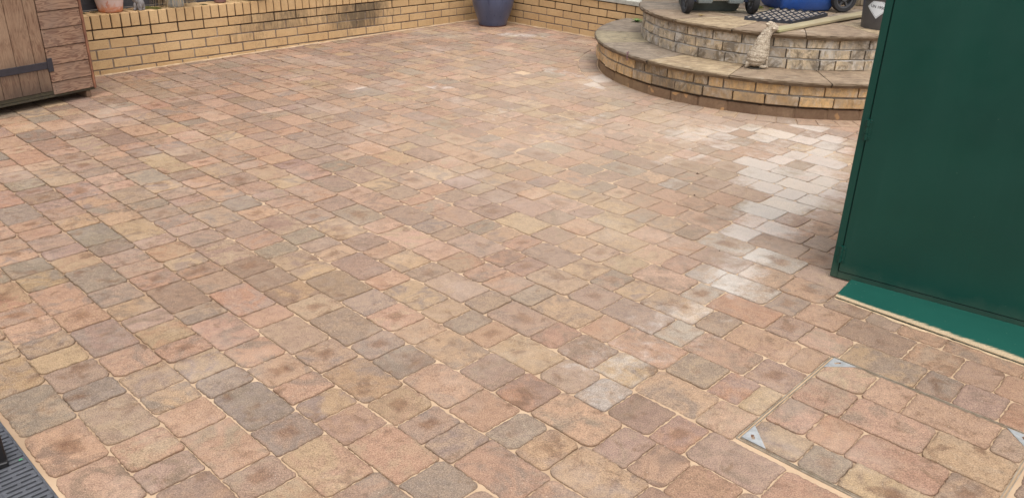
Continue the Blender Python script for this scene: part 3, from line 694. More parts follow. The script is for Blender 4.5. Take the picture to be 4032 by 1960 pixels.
# ------------------------------------------------------------------ linear drain
BLK = plain('black_plastic', (92, 93, 98), .5, .12, 20, .1, 90, rgb2=(76, 77, 81))
DEEP = plain('drain_inside', (10, 10, 11), .9, 0, 5, 0)
dr = empty('drain_channel', (*uv2xy(-2.2, .352), 0), UA, 'black slotted plastic drain channel let in along the edge of the patio', 'drain')
mb = MB()
gz = -.003; V0, V1 = -.044, .064; pitch = .0195
def gb(x0, x1, y0, y1, z0=-.018, z1=gz, ch=.0014): mb.box(x0, x1, y0, y1, z0, z1, ch)
x = -.9; k = 0
gb(-.9, .7, V1-.0065, V1); gb(-.9, .7, V0, V0+.008)
while x < .7:
    gb(x, x+.0112, V0+.008, V1-.0065)                       # bar
    # webs closing the slots, staggered from one slot to the next
    for (a, b) in (((.006, .015),) if k % 2 else ((.046, V1-.0065), (V0+.008, -.026))):
        gb(x+.0108, x+pitch+.0004, a, b, -.016, gz-.0005, .0008)
    for y in ((.051, .058) if k % 2 == 0 else (.0605,)):
        mb.lathe([(.0026, gz-.001), (.0024, gz+.0012), (.0012, gz+.002), (0, gz+.0022)], 8, (x+(.0155 if k % 2 == 0 else .004), y, 0))
    if k % 2: mb.lathe([(.0026, gz-.001), (.0022, gz+.001), (0, gz+.0016)], 8, (x+.0155, .0105, 0))
    x += pitch; k += 1
mb.obj('grating', BLK, dr)
mb = MB()
mb.box(-.9, .7, V0-.004, V1+.001, -.058, -.052); mb.box(-.9, .7, V0-.005, V0-.0005, -.052, -.009); mb.box(-.9, .7, V1+.0005, V1+.005, -.052, -.009)
mb.obj('channel', DEEP, dr)
mb = MB(); V = []
for (x, y, z) in ((0, 0, 0), (.007, .002, .003), (.009, .006, .001), (.005, .008, .004), (-.002, .005, .002)): V.append((x, y, z))
mb.add(V, [(0, 1, 2, 3, 4)])
lf = mb.obj('leaf_scrap', plain('green_scrap', (76, 150, 104), .6, .1, 20, 0)); p_ = uv2xy(-2.222, .392); lf.location = (p_[0], p_[1], gz+.003)
tag(lf, 'tiny bright green scrap of leaf lying on the black drain grating', 'leaf')
tag_sp = MB(); tag_sp.box(-2.9, -1.4, .298-.9, .286, -.05, -.006, .002, 0, lambda a, b, z: (*uv2xy(a, b), z))
tag(tag_sp.obj('threshold_slab', CONC), 'concrete threshold slab on the house side of the drain', None, kind='structure')
# black post foot at the frame edge
mb = MB(); mb.box(-.05, 0, -.05, 0, .0, .9, .004); mb.box(-.062, .0015, -.062, .0015, -.006, .012, .003)
pst = mb.obj('black_post', plain('black_paint', (26, 24, 26), .5, .1, 20, .1)); pst.location = (-1.399, 1.842, 0); pst.rotation_euler = (0, 0, R(36))
tag(pst, 'foot of a black post standing on the drain grating at the left edge', 'post')
# ------------------------------------------------------------------ green metal cabinet and ramp plate
def greenmat():
    t = NT('dark_green_enamel'); a = t.noise(2.2, 4, .6); b = t.noise(150, 3, .6); c = t.noise(60, 2, .5, None, .3)
    col = t.mix(t.ramp(a, .3, .7), s2l((5, 57, 48)), s2l((9, 65, 54)))
    col = t.mix(t.ramp(c, .77, .79, 0, .25), col, s2l((110, 130, 118)))
    z = t.node('ShaderNodeSeparateXYZ'); t.L(t.tc.outputs['Object'], z.inputs[0])
    dz = t.ramp(t.math('ADD', z.outputs[2], t.math('MULTIPLY', t.noise(7, 5, .7), .12)), .14, .05, 0, .30); col = t.mix(dz, col, s2l((104, 110, 92)))
    st = t.ramp(t.noise(1, 4, .6, t.map((26, 26, 1.2))),   .56, .75, 0, .03); col = t.mix(st, col, s2l((70, 104, 94)))
    nn = t.bump(t.noise(1.7, 2, .5), .25, .01); return t.out(col, t.ramp(t.noise(5, 4, .6), .3, .7, .30, .50), t.bump(b, .12, .0008, nn), None, .36)
GRN = greenmat()
cab = empty('metal_cabinet', (1.329, 3.101, 0), R(-35.5), 'tall dark green steel cabinet with a hinged door, standing on the patio', 'cabinet')
CH, CW, CD = 1.95, 1.25, .62
mb = MB()
mb.box(0, .028, 0, .045, .004, CH, .0015); mb.box(CW-.028, CW, 0, .045, .004, CH, .0015)
mb.box(.0283, CW-.0283, 0, .045, .004, .0335, .0015); mb.box(.0283, CW-.0283, 0, .045, CH-.035, CH, .0015)
mb.obj('door_frame', GRN, cab)
mb = MB(); mb.box(.001, .0035, .046, CD, .006, CH-.002); mb.box(CW-.0035, CW-.001, .046, CD, .006, CH-.002); mb.box(.001, CW-.001, CD+.0005, CD+.003, .006, CH-.002)
mb.box(-.01, CW+.01, -.012, CD+.012, CH+.001, CH+.02, .002); mb.box(.004, CW-.004, .046, CD, .006, .010)
mb.obj('cabinet_body', GRN, cab)
mb = MB(); mb.box(.0315, CW-.0315, -.0035, .018, .037, CH-.039, .0018)
door = mb.obj('door', GRN, cab)
mb = MB(); mb.box(.0286, .0312, .004, .02, .036, CH-.037); mb.box(.0286, CW-.03, .004, .02, .0338, .0366)
mb.obj('door_seal', plain('door_gap', (14, 22, 20), .9, 0, 5, 0), cab)
for (h0, h1) in ((.598, .680), (.077, .150), (1.45, 1.53)):
    mb = MB(); z = h0; L_ = (h1-h0)/3
    for k in range(3): mb.tube([(.0285, -.006, h0+L_*k+.001), (.0285, -.006, h0+L_*(k+1)-.001)], .0068 if k != 1 else .0058, 12)
    mb.box(.014, .0285, -.0036, -.0005, h0+.002, h1-.002, .001); mb.box(.0285, .045, -.0066, -.0036, h0+.002, h1-.002, .001)
    for k in (0, 2): mb.tube([(.0285, -.006, h0+L_*(k+.5)), (.042, -.0075, h0+L_*(k+.5)+.002)], .0022, 8)
    mb.obj('hinge', GRN, cab)
mb = MB(); mb.box(CW-.12, CW-.09, -.022, -.0036, .95, 1.07, .004); mb.tube([(CW-.105, -.03, .985), (CW-.105, -.045, .985), (CW-.105, -.045, 1.04), (CW-.105, -.03, 1.04)], .006, 8)
mb.obj('door_handle', plain('handle_steel', (150, 152, 150), .35, .1, 20, 0, metal=.8), door)
def rampmat():
    t = NT('skylit_plate'); a = t.noise(3, 4, .6); d = t.attr('dust').outputs['Fac']; n1 = t.noise(1, 5, .75, t.map((9, 120, 9), rot=(0, 0, R(43.8))), .3); n2 = t.noise(240, 3, .7)
    col = t.mix(t.ramp(a, .3, .7), s2l((26, 80, 69)), s2l((31, 88, 76)))  # paler than the cabinet green: skylight on the flat plate put into the colour
    f = t.ramp(t.math('ADD', t.math('MULTIPLY', d, .75), t.math('MULTIPLY', n1, .6)), .66, .80)
    f = t.math('MULTIPLY', f, t.ramp(n2, .3, .55, .45, .95))
    col = t.mix(f, col, s2l((206, 180, 146)))
    col = t.mix(t.ramp(t.noise(90, 2, .5), .74, .76, 0, .6), col, s2l((150, 168, 156)))
    rg = t.mix(f, (.36,)*3, (.95,)*3)
    return t.out(col, rg, t.bump(n2, .25, .001))
p0, p1 = (1.282, 2.901), (2.262, 1.962)            # outer edge
ca, sa = math.cos(R(-35.5)), math.sin(R(-35.5))
q0, q1 = (1.329+ca*.088+sa*.006, 3.101+sa*.088-ca*.006), (1.329+ca*1.35+sa*.006, 3.101+sa*1.35-ca*.006)
n1_, n2_ = 60, 16; V = []; D = []
for i in range(n1_+1):
    for j in range(n2_+1):
        a, b = i/n1_, j/n2_
        x = (p0[0]*(1-a)+p1[0]*a)*(1-b)+(q0[0]*(1-a)+q1[0]*a)*b; y = (p0[1]*(1-a)+p1[1]*a)*(1-b)+(q0[1]*(1-a)+q1[1]*a)*b
        V.append((x, y, .0135+.003*b+.0012*n3(a*6, b*2, 1))); D.append(max(0, 1-b/max(.06, .27+.30*n3(a*6, 4, 2)))); 
m = n2_+1; Fc = [(i*m+j, (i+1)*m+j, (i+1)*m+j+1, i*m+j+1) for i in range(n1_) for j in range(n2_)]
base = len(V)
for i in range(n1_+1): 
    x, y, z = V[i*m]; V.append((x, y, z-.0055)); D.append(.4)
Fc += [(i*m, base+i, base+i+1, (i+1)*m) for i in range(n1_)]
base2 = len(V)
for j in range(n2_+1):
    x, y, z = V[j]; V.append((x, y, z-.0045)); D.append(.6)
Fc += [(j, j+1, base2+j+1, base2+j) for j in range(n2_)]
tag(mesh('ramp_plate', V, Fc, rampmat(), attrs={'dust': ('FLOAT', D)}), 'flat teal green steel plate with sandy edge at the foot of the green cabinet', 'plate')
# sand spilt along the plate
mb = MB(); rr = random.Random(2); V = []; n = 160
for i in range(n+1):
    a = i/n; x = p0[0]*(1-a)+p1[0]*a; y = p0[1]*(1-a)+p1[1]*a; nx_, ny_ = (-.692, -.722)
    wd = max(.0012, .005+.012*n3(a*20, 1, 1)+.014*n3(a*7, 5, 1)); off = .002*n3(a*60, 3, 3)
    V += [(x-nx_*.004, y-ny_*.004, .0008), (x+nx_*wd*.3, y+ny_*wd*.3, .0052+.002*n3(a*50, 1, 8)), (x+nx_*(wd+off), y+ny_*(wd+off), .0004)]
Fc = [(i*3+k, i*3+k+1, (i+1)*3+k+1, (i+1)*3+k) for i in range(n) for k in range(2)]
SAND = plain('loose_sand', (214, 188, 152), .95, .15, 30, .6, 400)
tag(mesh('spilt_sand', V, Fc, SAND, smooth=True), 'thin ridge of pale sand swept against the teal plate edge', 'sand', kind='stuff')
# ------------------------------------------------------------------ wooden shed
def woodmat(name, c1, c2, c3, ax='h', dark=0):
    t = NT(name); sd_ = t.attr('seed').outputs['Fac']; comb = t.node('ShaderNodeCombineXYZ'); t.L(sd_, comb.inputs[1])
    add = t.node('ShaderNodeVectorMath', operation='ADD'); t.L(t.tc.outputs['Object'], add.inputs[0]); t.L(comb.outputs[0], add.inputs[1])
    sc_ = (3.2, 1, 22) if ax == 'h' else (22, 1, 3.2)
    v = t.map(sc_, src=add.outputs[0])
    wv = t.node('ShaderNodeTexNoise', Scale=1.0, Detail=3, Roughness=.5, Distortion=1.2); t.L(v, wv.inputs['Vector'])
    band = t.math('SINE', t.math('MULTIPLY', wv.outputs['Fac'], 46))
    fine = t.noise(1, 4, .7, t.map((8, 8, 260) if ax == 'h' else (260, 8, 8), src=add.outputs[0]))
    big = t.noise(5, 4, .6, add.outputs[0], .6)
    col = t.mix(t.ramp(band, -.3, 1, 0, .95), s2l(c1), s2l(c2)); col = t.mix(t.ramp(big, .42, .68, 0, .75), col, s2l(c3))
    col = t.mix(t.ramp(fine, .5, .72, 0, .4), col, s2l((96, 66, 52)))
    g = t.attr('grime').outputs['Fac']
    col = t.mix(t.ramp(t.math('ADD', g, t.math('MULTIPLY', t.noise(9, 4, .6), .4)), .38, .85, 0, .85), col, s2l((74, 62, 54)))
    n = t.bump(band, .18, .002); n = t.bump(fine, .3, .002, n)
    return t.out(col, .72, n, None, .3)
WH_ = woodmat('weathered_cladding', (148, 118, 96), (104, 74, 60), (130, 108, 93), 'h')
WV_ = woodmat('weathered_door_board', (140, 112, 90), (112, 84, 66), (154, 128, 104), 'v')
DW = plain('dark_timber', (52, 46, 38), .9, .3, 10, .6, 50, rgb2=(80, 72, 50), stretch=(4, 4, 20))
IRON = plain('black_iron', (52, 48, 54), .6, .15, 20, .3, 60)
shed = empty('wooden_shed', (-2.955, 5.705, 0), R(58.06+180), 'weathered brown timber shed with clad panel and ledged door on black strap hinge', 'shed')
# local x runs along the front away from the corner, local y points into the patio (towards camera side)
SH = 1.75
def board(mb, att, x0, x1, y0, y1, z0, z1, grime, ch=.002, fn=None):
    n0 = len(mb.V); mb.box(x0, x1, y0, y1, z0, z1, ch, 0, fn, .0006); k = len(mb.V)-n0
    sd_ = random.uniform(0, 60); att[0].extend([sd_]*k); att[1].extend([grime(mb.V[n0+i][2]) if callable(grime) else grime for i in range(k)])
mb = MB(); at = ([], [])
zs = [.068, .150, .263, .378, .496, .608, .722, .838, .954, 1.07, 1.186, 1.302, 1.418, 1.534, 1.65, SH]
for a, b in zip(zs, zs[1:]):
    # each board tapers outwards at its foot like shiplap
    def fn(x, y, z, a=a, b=b): return (x, y+(.006*(1-(z-a)/(b-a)) if y > 0 else 0), z)
    board(mb, at, .014, .296, -.012, .006, a+.0022, b-.0022, .18 if a < .1 else 0.0, .0015, fn)
for a, b in zip(zs, zs[1:]):
    for x_ in (.028, .280):
        for z_ in (a+.025, b-.025): n0 = len(mb.V); mb.tube([(x_+random.uniform(-.006, .006), .004, z_), (x_, .0130, z_)], .0022, 8, True, 1); at[0].extend([0]*(len(mb.V)-n0)); at[1].extend([0]*(len(mb.V)-n0))
mb.obj('cladding', [WH_, plain('nail_head', (46, 38, 36), .6, 0, 5, 0)], shed, attrs={'seed': ('FLOAT', at[0]), 'grime': ('FLOAT', at[1])})
mb = MB(); at = ([], [])
xs = [.3005, .379, .502, .620, .745, .865, .99]
door_g = lambda z: max(0, 1.0-(z-.05)/.30)*.75+(.25 if abs(z-.27) < .07 else 0)
for a, b in zip(xs, xs[1:]):
    for (z0_, z1_) in ((.098, .20), (.20, .33), (.33, .55), (.55, 1.1), (1.1, SH-.02)):
        pass
    n0 = len(mb.V); lv = [.098, .15, .20, .25, .29, .33, .45, .7, 1.1, SH-.02]
    V = []
    for z in lv:
        for (x_, y_) in ((a+.0015, -.01), (a+.0015, .005), (a+.004, .0075), (b-.004, .0075), (b-.0015, .005), (b-.0015, -.01)): V.append((x_, y_, z))
    Fc = [(i*6+k, i*6+k+1, (i+1)*6+k+1, (i+1)*6+k) for i in range(len(lv)-1) for k in range(5)]+[(0, 1, 2, 3, 4, 5)]
    mb.add(V, Fc); sd_ = random.uniform(0, 60); at[0].extend([sd_]*len(V)); at[1].extend([door_g(v[2]) for v in V])
dd = mb.obj('door', WV_, shed, attrs={'seed': ('FLOAT', at[0]), 'grime': ('FLOAT', at[1])})
mb = MB(); mb.box(.302, .93, .0078, .0125, .2450, .2910, .0015); mb.obj('strap_hinge', IRON, dd)
mb = MB(); mb.box(.270, .3015, .0128, .0185, .224, .312, .002); mb.tube([(.3015, .016, .224), (.3015, .016, .312)], .005, 10); mb.obj('hinge_plate', IRON, shed)
mb = MB(); mb.box(.302, .93, .0078, .0125, 1.3, 1.346, .0015); mb.obj('strap_hinge', IRON, dd)
CT = woodmat('corner_timber', (150, 104, 78), (120, 78, 60), (96, 66, 54), 'v')
mb = MB(); at = ([], [])
board(mb, at, -.004, .0115, -.03, .016, .062, SH, 0.1); board(mb, at, -.0075, -.0035, -.055, .012, .060, SH, .3)
mb.obj('corner_board', CT, shed, attrs={'seed': ('FLOAT', at[0]), 'grime': ('FLOAT', at[1])})
mb = MB(); at = ([], []); board(mb, at, .99, 1.02, -.03, .012, .07, SH, 0.1)
mb.obj('corner_board', CT, shed, attrs={'seed': ('FLOAT', at[0]), 'grime': ('FLOAT', at[1])})
mb = MB(); mb.box(-.002, 1.02, -.05, .004, .052, .070, .003, 0, None, .002); mb.box(.294, 1.02, -.05, .0045, .0702, .097, .003)
mb.box(-.002, 1.02, -.55, -.052, .055, .085, .003); mb.obj('floor_bearer', DW, shed)
mb = MB()
SKM = plain('skid_timber', (124, 98, 76), .85, .2, 20, .4, 60)
for x_ in (.032, .70):
    mb = MB(); mb.box(x_, x_+.034, -.52, -.004 if x_ < .1 else -.08, 0.001, .050, .003); mb.obj('skid', SKM, shed)
mb = MB(); mb.box(-.003, .006, -.55, -.056, .087, SH-.0, .002); mb.box(.006, 1.015, -.556, -.551, .087, SH, .002); mb.box(1.006, 1.015, -.55, -.02, .087, SH, .002)
mb.obj('side_panel', DW, shed)
mb = MB()
mb.add([(-.05, .05, SH-.02), (1.07, .05, SH-.02), (1.07, -.60, SH+.12), (-.05, -.60, SH+.12), (-.05, .05, SH+.0), (1.07, .05, SH+.0), (1.07, -.60, SH+.14), (-.05, -.60, SH+.14)], [(0, 1, 2, 3), (4, 5, 6, 7), (0, 1, 5, 4), (1, 2, 6, 5), (2, 3, 7, 6), (3, 0, 4, 7)])
mb.obj('roof', plain('roof_felt', (70, 72, 70), .95, .1, 20, .5, 200), shed)
# ------------------------------------------------------------------ glazed blue pot
def glazed():
    t = NT('blue_glaze'); a = t.noise(5, 4, .6, t.map((1, 1, .5)), .6); b = t.noise(40, 4, .6); dr_ = t.noise(1, 3, .6, t.map((38, 38, 5)), .8)
    col = t.mix(t.ramp(a, .3, .7), s2l((62, 70, 94)), s2l((78, 86, 112)))
    col = t.mix(t.ramp(dr_, .58, .72, 0, .7), col, s2l((38, 48, 76)))
    col = t.mix(t.ramp(b, .62, .74, 0, .5), col, s2l((96, 104, 128)))
    return t.out(col, .30, t.bump(a, .08, .01), None, .5, .35)
bp = empty('glazed_pot', (-.268, 9.062, 0), 0, 'large blue glazed garden pot in the corner where the two brick walls meet', 'plant pot')
mb = MB()
prof = [(0, .0045), (.135, .0045), (.146, .009), (.151, .018), (.158, .045), (.172, .085), (.196, .15), (.214, .21), (.225, .27), (.229, .32), (.226, .37), (.213, .42), (.205, .435), (.214, .450), (.222, .462), (.221, .474), (.208, .478), (.196, .470), (.190, .44)]
mb.lathe(prof, 72); mb.obj('pot_body', glazed(), bp, smooth=True)
mb = MB(); mb.lathe([(.0, .0015), (.146, .0015), (.149, .006), (.146, .010)], 64); mb.obj('foot_ring', plain('raw_clay_foot', (92, 52, 50), .8, .1, 20), bp, smooth=True)
mb = MB(); mb.lathe([(0, .43), (.1, .434), (.19, .43)], 40); mb.obj('soil', plain('soil', (58, 44, 34), .95, .3, 20, 1, 60), bp)
# ------------------------------------------------------------------ things along the left wall top
def wall_top(s): return .2950+.0112*s+.1075
def loc_on_wall(x, y):
    s = (x-CORNER[0])*DL[0]+(y-CORNER[1])*DL[1]; return (x, y, wall_top(s)+.0005)
def terracotta():
    t = NT('limed_terracotta'); a = t.noise(9, 5, .65, None, .8); b = t.noise(80, 4, .6)
    z = t.node('ShaderNodeSeparateXYZ'); t.L(t.tc.outputs['Object'], z.inputs[0])
    f = t.ramp(t.math('ADD', t.math('MULTIPLY', z.outputs[2], 3.2), t.math('MULTIPLY', a, .8)), .46, .62, 0, .85)
    col = t.mix(t.ramp(b, .3, .7), s2l((196, 124, 88)), s2l((206, 142, 106)))
    col = t.mix(f, col, s2l((206, 184, 176)))
    col = t.mix(t.ramp(t.noise(14, 4, .6, None, .5), .58, .64, 0, .8), col, s2l((190, 120, 92)))
    return t.out(col, .8, t.bump(b, .25, .002))
tp = empty('terracotta_pot', loc_on_wall(-3.149, 6.535), 0, 'terracotta pot with a whitish bloom, on the wall top next to the timber shed', 'plant pot', 'pots on the brick wall')
mb = MB(); mb.lathe([(0, 0.001), (.078, 0.001), (.086, .006), (.091, .03), (.108, .13), (.122, .21), (.130, .212), (.137, .216), (.139, .26), (.135, .265), (.126, .262), (.12, .2)], 64)
mb.obj('pot_body', terracotta(), tp, smooth=True)
mb = MB(); mb.lathe([(0, .235), (.06, .24), (.123, .235)], 32); mb.obj('soil', bpy.data.materials['soil'], tp)
# grass pot
gp = empty('grass_pot', loc_on_wall(-2.790, 6.905), 0, 'pale bluish pot with dry straw coloured grass hanging over its sides', 'plant pot', 'pots on the brick wall')
mb = MB(); mb.lathe([(0, .001), (.060, .001), (.066, .005), (.069, .03), (.079, .10), (.088, .15), (.093, .152), (.094, .17), (.088, .172), (.08, .14)], 56)
mb.obj('pot_body', plain('pale_blue_glaze', (178, 184, 186), .45, .18, 14, .1, 60, rgb2=(140, 146, 146)), gp, smooth=True)
STRAW = plain('dry_grass', (206, 182, 142), .8, .3, 30, 0, rgb2=(156, 128, 96))
mb = MB(); rr = random.Random(4)
for k in range(380):
    a = rr.uniform(0, 2*math.pi); 
    if rr.random() < .35: a = rr.gauss(R(200), .5)
    r0 = rr.uniform(.0, .07); out = rr.uniform(.095, .16); drop = rr.uniform(.10, .27); pts = []
    if rr.random() < .5: out *= 1.25
    px_, py_ = r0*math.cos(a), r0*math.sin(a); da = rr.uniform(-.35, .35)
    for q in range(7):
        t_ = q/6; rad = r0+(out-r0)*(1-(1-t_)**1.6); aa = a+da*t_
        z = .16+.07*math.sin(t_*1.7)-drop*max(0, t_-.35)**1.3*1.9
        pts.append((rad*math.cos(aa), rad*math.sin(aa), max(.004, z)))
    w0 = rr.uniform(.0018, .0042); V = []
    for q, p in enumerate(pts):
        w_ = w0*(1-.8*q/6); tx, ty = -math.sin(a), math.cos(a); V += [(p[0]-tx*w_, p[1]-ty*w_, p[2]), (p[0]+tx*w_, p[1]+ty*w_, p[2]+w_*.4)]
    mb.add(V, [(2*q, 2*q+1, 2*q+3, 2*q+2) for q in range(6)])
mb.obj('grass', STRAW, gp)
# small grey animal figure
FIG = plain('grey_stone_figure', (150, 146, 144), .75, .2, 14, .5, 60, rgb2=(112, 106, 104))
fg = empty('animal_figurine', loc_on_wall(-2.975, 6.640), R(-10), 'small grey stone animal figure on the wall between terracotta pot and grass pot', 'figurine')
balls = [(0, .01, .072, .038, .030, .034), (.020, .005, .055, .026, .027, .034), (-.024, .01, .082, .030, .026, .028), (-.048, .008, .105, .022, .020, .020), (-.066, .004, .112, .018, .015, .013), (-.04, -.008, .125, .010, .006, .010), (-.04, .022, .125, .010, .006, .010)]
for (x_, y_) in ((-.022, -.012), (-.020, .028), (.026, -.014), (.026, .026)):
    balls += [(x_, y_, .032, .0115, .0115, .030), (x_-.003, y_-.003, .009, .0135, .013, .010)]
    balls += [(x_-.010+.006*i, y_-.011, .006, .0035, .005, .0055) for i in range(3)]
balls += [(.008, -.016, .030, .009, .009, .024)]
blob('figure_body', balls, FIG, fg, .0022, 3)
# reddish dish and dark planter at the top edge of the view
rd = empty('clay_dish', loc_on_wall(-2.528, 7.208), 0, 'reddish brown clay dish standing on the wall to the right of the grass pot', 'dish', 'pots on the brick wall')
mb = MB(); mb.lathe([(0, .001), (.044, .001), (.049, .006), (.050, .012), (.047, .02), (.052, .05), (.06, .09), (.064, .11), (.058, .112), (.05, .06)], 48)
mb.obj('dish_body', plain('red_brown_clay', (140, 102, 92), .5, .2, 20, .2, 60, rgb2=(112, 76, 70)), rd, smooth=True)
dk_ = empty('dark_bowl', loc_on_wall(-2.30, 7.455), 0, 'wide dark blue grey bowl on the wall top, furthest from the shed', 'bowl', 'pots on the brick wall')
mb = MB(); mb.lathe([(0, .001), (.078, .001), (.09, .004), (.108, .018), (.135, .06), (.15, .11), (.155, .13), (.147, .132), (.13, .07), (0, .03)], 56)
mb.obj('bowl_body', plain('dark_slate_glaze', (44, 48, 58), .35, .15, 20, .1, 60), dk_, smooth=True)
# moss on wall and terrace
MOSS = plain('moss', (96, 98, 44), .95, .35, 40, 0, rgb2=(134, 122, 62))
def tuft(mb, x, y, z, rad, n, h, rr, w=.0012):
    for k in range(n):
        a = rr.uniform(0, 6.283); d = rad*math.sqrt(rr.random()); b = rr.uniform(0, 6.283); hh = h*rr.uniform(.4, 1)*(1-.5*(d/rad)**2)
        bx, by = x+d*math.cos(a), y+d*math.sin(a); lx, ly = math.cos(b)*hh*.6, math.sin(b)*hh*.6
        mb.add([(bx-w, by, z), (bx+w, by, z), (bx+lx*.6, by+ly*.6+w, z+hh*.8), (bx+lx, by+ly, z+hh)], [(0, 1, 2), (1, 3, 2)])
rr = random.Random(8)
ms = MB(); p_ = loc_on_wall(-2.935, 6.725)
for q in range(5): tuft(ms, p_[0]+rr.uniform(-.06, .06), p_[1]+rr.uniform(-.05, .05), p_[2], .035, 420, .018, rr, .0016)
tag(ms.obj('moss_clump', MOSS), 'cushion of yellow green moss on the wall top between the small figure and the grass pot', 'moss', kind='stuff')
ms = MB()
for (x_, y_) in ((-3.30, 6.40), (-3.25, 6.47), (-2.60, 7.03), (-2.62, 7.05)):
    p_ = loc_on_wall(x_, y_); tuft(ms, p_[0], p_[1], p_[2], .03, 160, .008, rr, .0016)
tag(ms.obj('thin_moss', plain('dark_moss', (92, 84, 48), .95, .3, 40, 0)), 'thin dark moss growing in the joints of the wall coping', 'moss', kind='stuff')
# dark fence behind the left wall
FEN = plain('dark_grey_board', (74, 72, 76), .75, .14, 3, .3, 60, rgb2=(60, 57, 60), stretch=(3, 3, 30))
fe = empty('board_fence', (0, 0, 0), 0, 'dark grey horizontal board fence behind the left brick wall', 'fence')
def PLf(x, y, z): return (CORNER[0]+DL[0]*x+NL[0]*y, CORNER[1]+DL[1]*x+NL[1]*y, z)
for k in range(9):
    mb = MB(); mb.box(1.2, 6.6, -.270, -.248, .30+.152*k, .447+.152*k, .004, 0, PLf); mb.obj('fence_board', FEN, fe)
for x_ in (1.5, 3.3, 5.1):
    mb = MB(); mb.box(x_, x_+.09, -.36, -.272, -.05, 1.7, .004, 0, PLf); mb.obj('fence_post', FEN, fe)
# ------------------------------------------------------------------ stone sheep
def sheepmat():
    t = NT('cast_stone'); a = t.noise(30, 4, .65); b = t.noise(300, 3, .6); v = t.noise(62, 2, .45, t.map((1, 1, 1.7)), 1.6)
    col = t.mix(t.ramp(a, .35, .7), s2l((206, 192, 170)), s2l((186, 170, 148)))
    crev = t.ramp(v, .38, .54, .8, 0); col = t.mix(crev, col, s2l((132, 114, 96)))
    col = t.mix(t.ramp(t.noise(12, 3, .6), .58, .72, 0, .5), col, s2l((196, 186, 170)))
    n = t.bump(v, .9, .010); n = t.bump(b, .3, .002, n); return t.out(col, .85, n, None, .3)
SHM = sheepmat()
she = empty('sheep_statue', (1.712, 5.955, .2605), R(8), 'cast stone figure of a sitting sheep with raised head on the lower step', 'statue')
S_ = 1/3170.0
def cp(x, y): return ((x-100)*S_, (1140-y)*S_)
balls = []
line = [(1000, 95, 175, .95), (930, 105, 205, .95), (850, 118, 212, .92), (770, 145, 192, .9), (700, 172, 180, .88), (650, 184, 172, .85), (580, 198, 160, .82), (520, 210, 146, .8), (460, 232, 132, .8), (400, 256, 122, .8), (350, 280, 116, .8)]
for (y_, x_, hw_, dp) in line:
    X_, Z_ = cp(x_, y_); balls.append((X_, 0, Z_, hw_*S_*1.06, hw_*S_*dp*1.1, 150*S_ if y_ < 900 and y_ > 500 else (100*S_ if y_ >= 900 else 95*S_)))
for (x_, y_, rx, ry, rz, yo) in ((325, 290, 122, 82, 78, 0), (375, 240, 128, 86, 92, 0), (440, 258, 90, 70, 74, 0), (345, 180, 112, 68, 70, 0), (318, 135, 62, 48, 42, 0),
                                 (240, 158, 44, 28, 24, -20), (262, 150, 36, 30, 20, 10), (455, 215, 58, 56, 40, 0), (460, 300, 48, 44, 30, 0), (480, 250, 34, 40, 26, 0)):
    X_, Z_ = cp(x_, y_); balls.append((X_, yo*S_, Z_, rx*S_, ry*S_, rz*S_))
# haunches, fore legs, feet, tail
for sd_ in (-1, 1):
    balls += [(cp(150, 920)[0], sd_*110*S_, cp(150, 925)[1], 128*S_, 70*S_, 140*S_), (cp(235, 1082)[0], sd_*118*S_, cp(235, 1085)[1], 92*S_, 42*S_, 38*S_)]
    for k in range(7):
        y_ = 640+70*k; balls.append((cp(318+3*k, y_)[0], sd_*58*S_, cp(0, y_)[1], (44-2*k)*S_, (44-2*k)*S_, 52*S_))
    balls.append((cp(352, 1095)[0], sd_*58*S_, cp(0, 1100)[1], 46*S_, 38*S_, 32*S_))
balls += [(cp(-70, 1040)[0], 0, cp(0, 1040)[1], 74*S_, 48*S_, 66*S_), (cp(-100, 1075)[0], 0, cp(0, 1080)[1], 46*S_, 34*S_, 40*S_)]
blob('sheep_body', balls, SHM, she, .0023, 2, ('CLOUDS', .011, .0036))
for sd_ in (-1, 1):
    X_, Z_ = cp(395, 235); blob('ear', [(X_-.004, sd_*.030, Z_, .012, .010, .007), (X_-.008, sd_*.040, Z_-.004, .010, .007, .005)], SHM, she, .002, 2)
mb = MB(); mb.lathe([(0, .0), (.046, .0), (.049, .003), (.046, .006), (.03, .008)], 40, (.004, 0, 0)); 
o = mb.obj('base', plain('statue_base', (96, 88, 76), .9, .2, 30, .4, 80), she, smooth=True); o.scale = (1.12, .98, 1)
